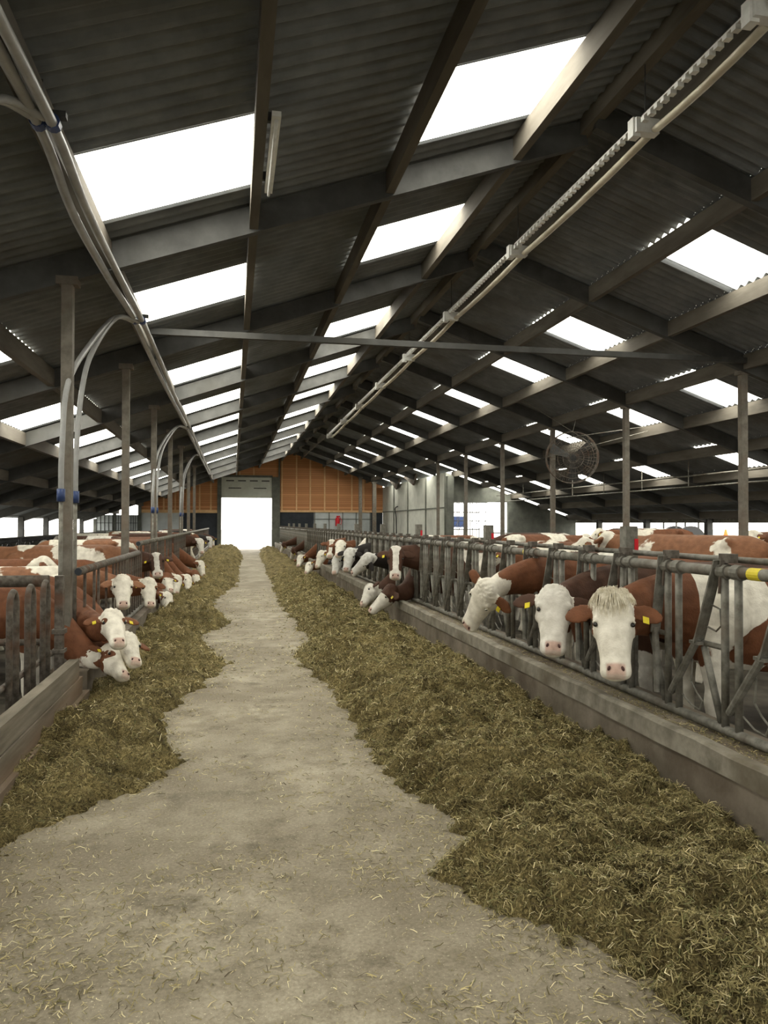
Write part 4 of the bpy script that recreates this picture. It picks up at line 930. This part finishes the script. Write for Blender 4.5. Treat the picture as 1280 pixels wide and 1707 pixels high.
# folded dark bracing on the block building
e = empty('folded_brace', (9.5, 44, 4.5), 'dark zigzag brace under the roof in front of the pale block wall', 'brace')
zz = [(9.6, 47.5, 5.05), (9.6, 44.2, 3.9), (9.6, 43.0, 4.75), (9.6, 39.8, 3.95), (9.6, 39.2, 4.5)]
for a_, b_ in zip(zz[:-1], zz[1:]): MB().beam(a_, b_, .1, .36).build('strut', M_rusty, e)
e = empty('wall_hose', (9.7, 45, 0), 'thin black hose bent over at the top on the pale block wall', 'hose')
MB().ring(catmull([(9.68, 44.6, .9), (9.68, 44.7, 2.0), (9.68, 45.0, 2.6), (9.68, 44.3, 2.72)]), .035, 8).build('hose', M_rubber, e, 'q')
e = empty('fire_extinguisher', (6.74, YF-.2, 1.6), 'red fire extinguisher on the grey panels of the far wall', 'fire extinguisher')
MB().ring([(6.74, YF-.18, 1.52), (6.74, YF-.18, 1.56), (6.74, YF-.18, 2.0), (6.74, YF-.18, 2.08), (6.74, YF-.18, 2.12)], [.12, .15, .15, .1, .04], 14).build('cylinder', M_red, e, 'q')
MB().box((6.66, YF-.24, 2.12), (6.9, YF-.14, 2.2)).build('valve', M_red, e); MB().ring(catmull([(6.86, YF-.18, 2.15), (7.0, YF-.18, 1.9), (6.95, YF-.18, 1.6)]), .02, 6).build('hose', M_red, e)

# pen barriers
def barrier(name, p0, p1, zs, label, m=M_steel, posts=4, r=.025):
    e = empty(name, p0, label, 'barrier'); a = Vector(p0); b = Vector(p1)
    for z in zs: MB().tube(a+Vector((0, 0, z)), b+Vector((0, 0, z)), r, 8).build('rail', m, e, 'q')
    for i in range(posts): q_ = a.lerp(b, i/(posts-1)); MB().tube(q_, q_+Vector((0, 0, zs[-1]+.03)), r*1.2, 8).build('post', m, e, 'q')
    return e
barrier('pen_barrier', (-6.0, 14.5, 0), (-6.0, 38, 0), [.5, .9, 1.28], 'dark cubicle barrier along the left pen below the eave openings', M_dark, 9, .03)
barrier('pen_barrier', (-4.4, 12, 0), (-4.4, 33, 0), [1.12], 'single rusty rail between the cows in the left pen', M_rusty, 7)
barrier('pen_barrier', (-7.4, 13, 0), (-7.4, 44, 0), [.6, 1.12], 'dark rail in front of the left eave wall', M_dark, 10, .03)
barrier('pen_barrier', (7.55, 8.0, 0), (7.55, 31, 0), [.7, 1.15], 'steel barrier rails running between the cows of the right pen', M_steel, 8)
barrier('pen_barrier', (11.4, 10, 0), (11.4, 33, 0), [.7, 1.3], 'steel barrier in the far right pen below the eave openings', M_steel, 8)
for i in range(18):
    x, y = -7.9, 13+1.15*i
    e = empty('cubicle_divider', (x, y, 0), 'dark curved cubicle divider under the left eave openings, %s nearest' % ORD[i], 'cubicle divider', 'cubicle dividers under the left eave')
    MB().ring(catmull([(x+.9, y, .35), (x+.2, y, .40), (x, y, .55), (x+.05, y, 1.0), (x+.4, y, 1.12), (x+1.3, y, 1.12), (x+1.6, y, 1.12), (x+1.75, y, .8), (x+1.75, y, 0)], 4), .026, 8).build('hoop', M_dark, e, 'q')
# outside the cross-wall opening: stacked galvanised racks; through the right openings: cone, tractor
e = empty('metal_rack', (11.3, 38, 0), 'stack of shiny galvanised frames standing outside the bright opening', 'rack')
rk = MB(); rg = random.Random(4)
for y in (37.5, 39.0):
    for i in range(9): x = 10.0+i*.36; rk.tube((x, y, 0), (x, y, 2.9), .02, 6)
    for z in (.5, .95, 1.4, 1.85, 2.3, 2.8): rk.tube((9.9, y, z), (13, y, z), .02, 6)
for i in range(8): x = 10.0+i*.36; rk.tube((x, 37.5, 1.4), (x+.36, 37.5, 1.85), .015, 6)
rk.build('frame', M_dark, e, 'q'); MB().box((11.9, 40, 1.5), (12.5, 40.6, 2.1)).build('crate', M_blue, e)
cx_, cy_ = 19.5, 27.5
e = empty('traffic_cone', (cx_, cy_, 0), 'orange traffic cone outside the right eave opening', 'cone')
MB().ring([(19.5, 27.2, .95), (19.5, 27.2, 1.5)], [.16, .03], 12).build('cone', M_orange, e, 'q'); MB().box((19.3, 27.0, .9), (19.7, 27.4, .95)).box((19.45, 27.15, 0), (19.55, 27.25, .9)).build('stand', M_dark, e)
e = empty('tractor', (22.5, 36.5, 0), 'blue-grey tractor parked outside the right eave opening', 'tractor')
MB().box((21.4, 36, .7), (23.0, 37.2, 1.35)).build('bonnet', M_blue, e); c_ = MB()
for (x, y) in ((22.9, 36), (24.2, 36), (22.9, 37.2), (24.2, 37.2)): c_.tube((x, y, 1.2), (x, y, 2.4), .05, 6)
c_.box((22.8, 35.9, 2.35), (24.3, 37.3, 2.45)); c_.build('cab', M_dark, e)
for (x, r_) in ((21.8, .45), (23.7, .8)):
    for y in (35.8, 37.3): MB().tube((x, y, r_), (x, y+.3, r_), r_, 20).build('wheel', M_rubber, e, 'q')
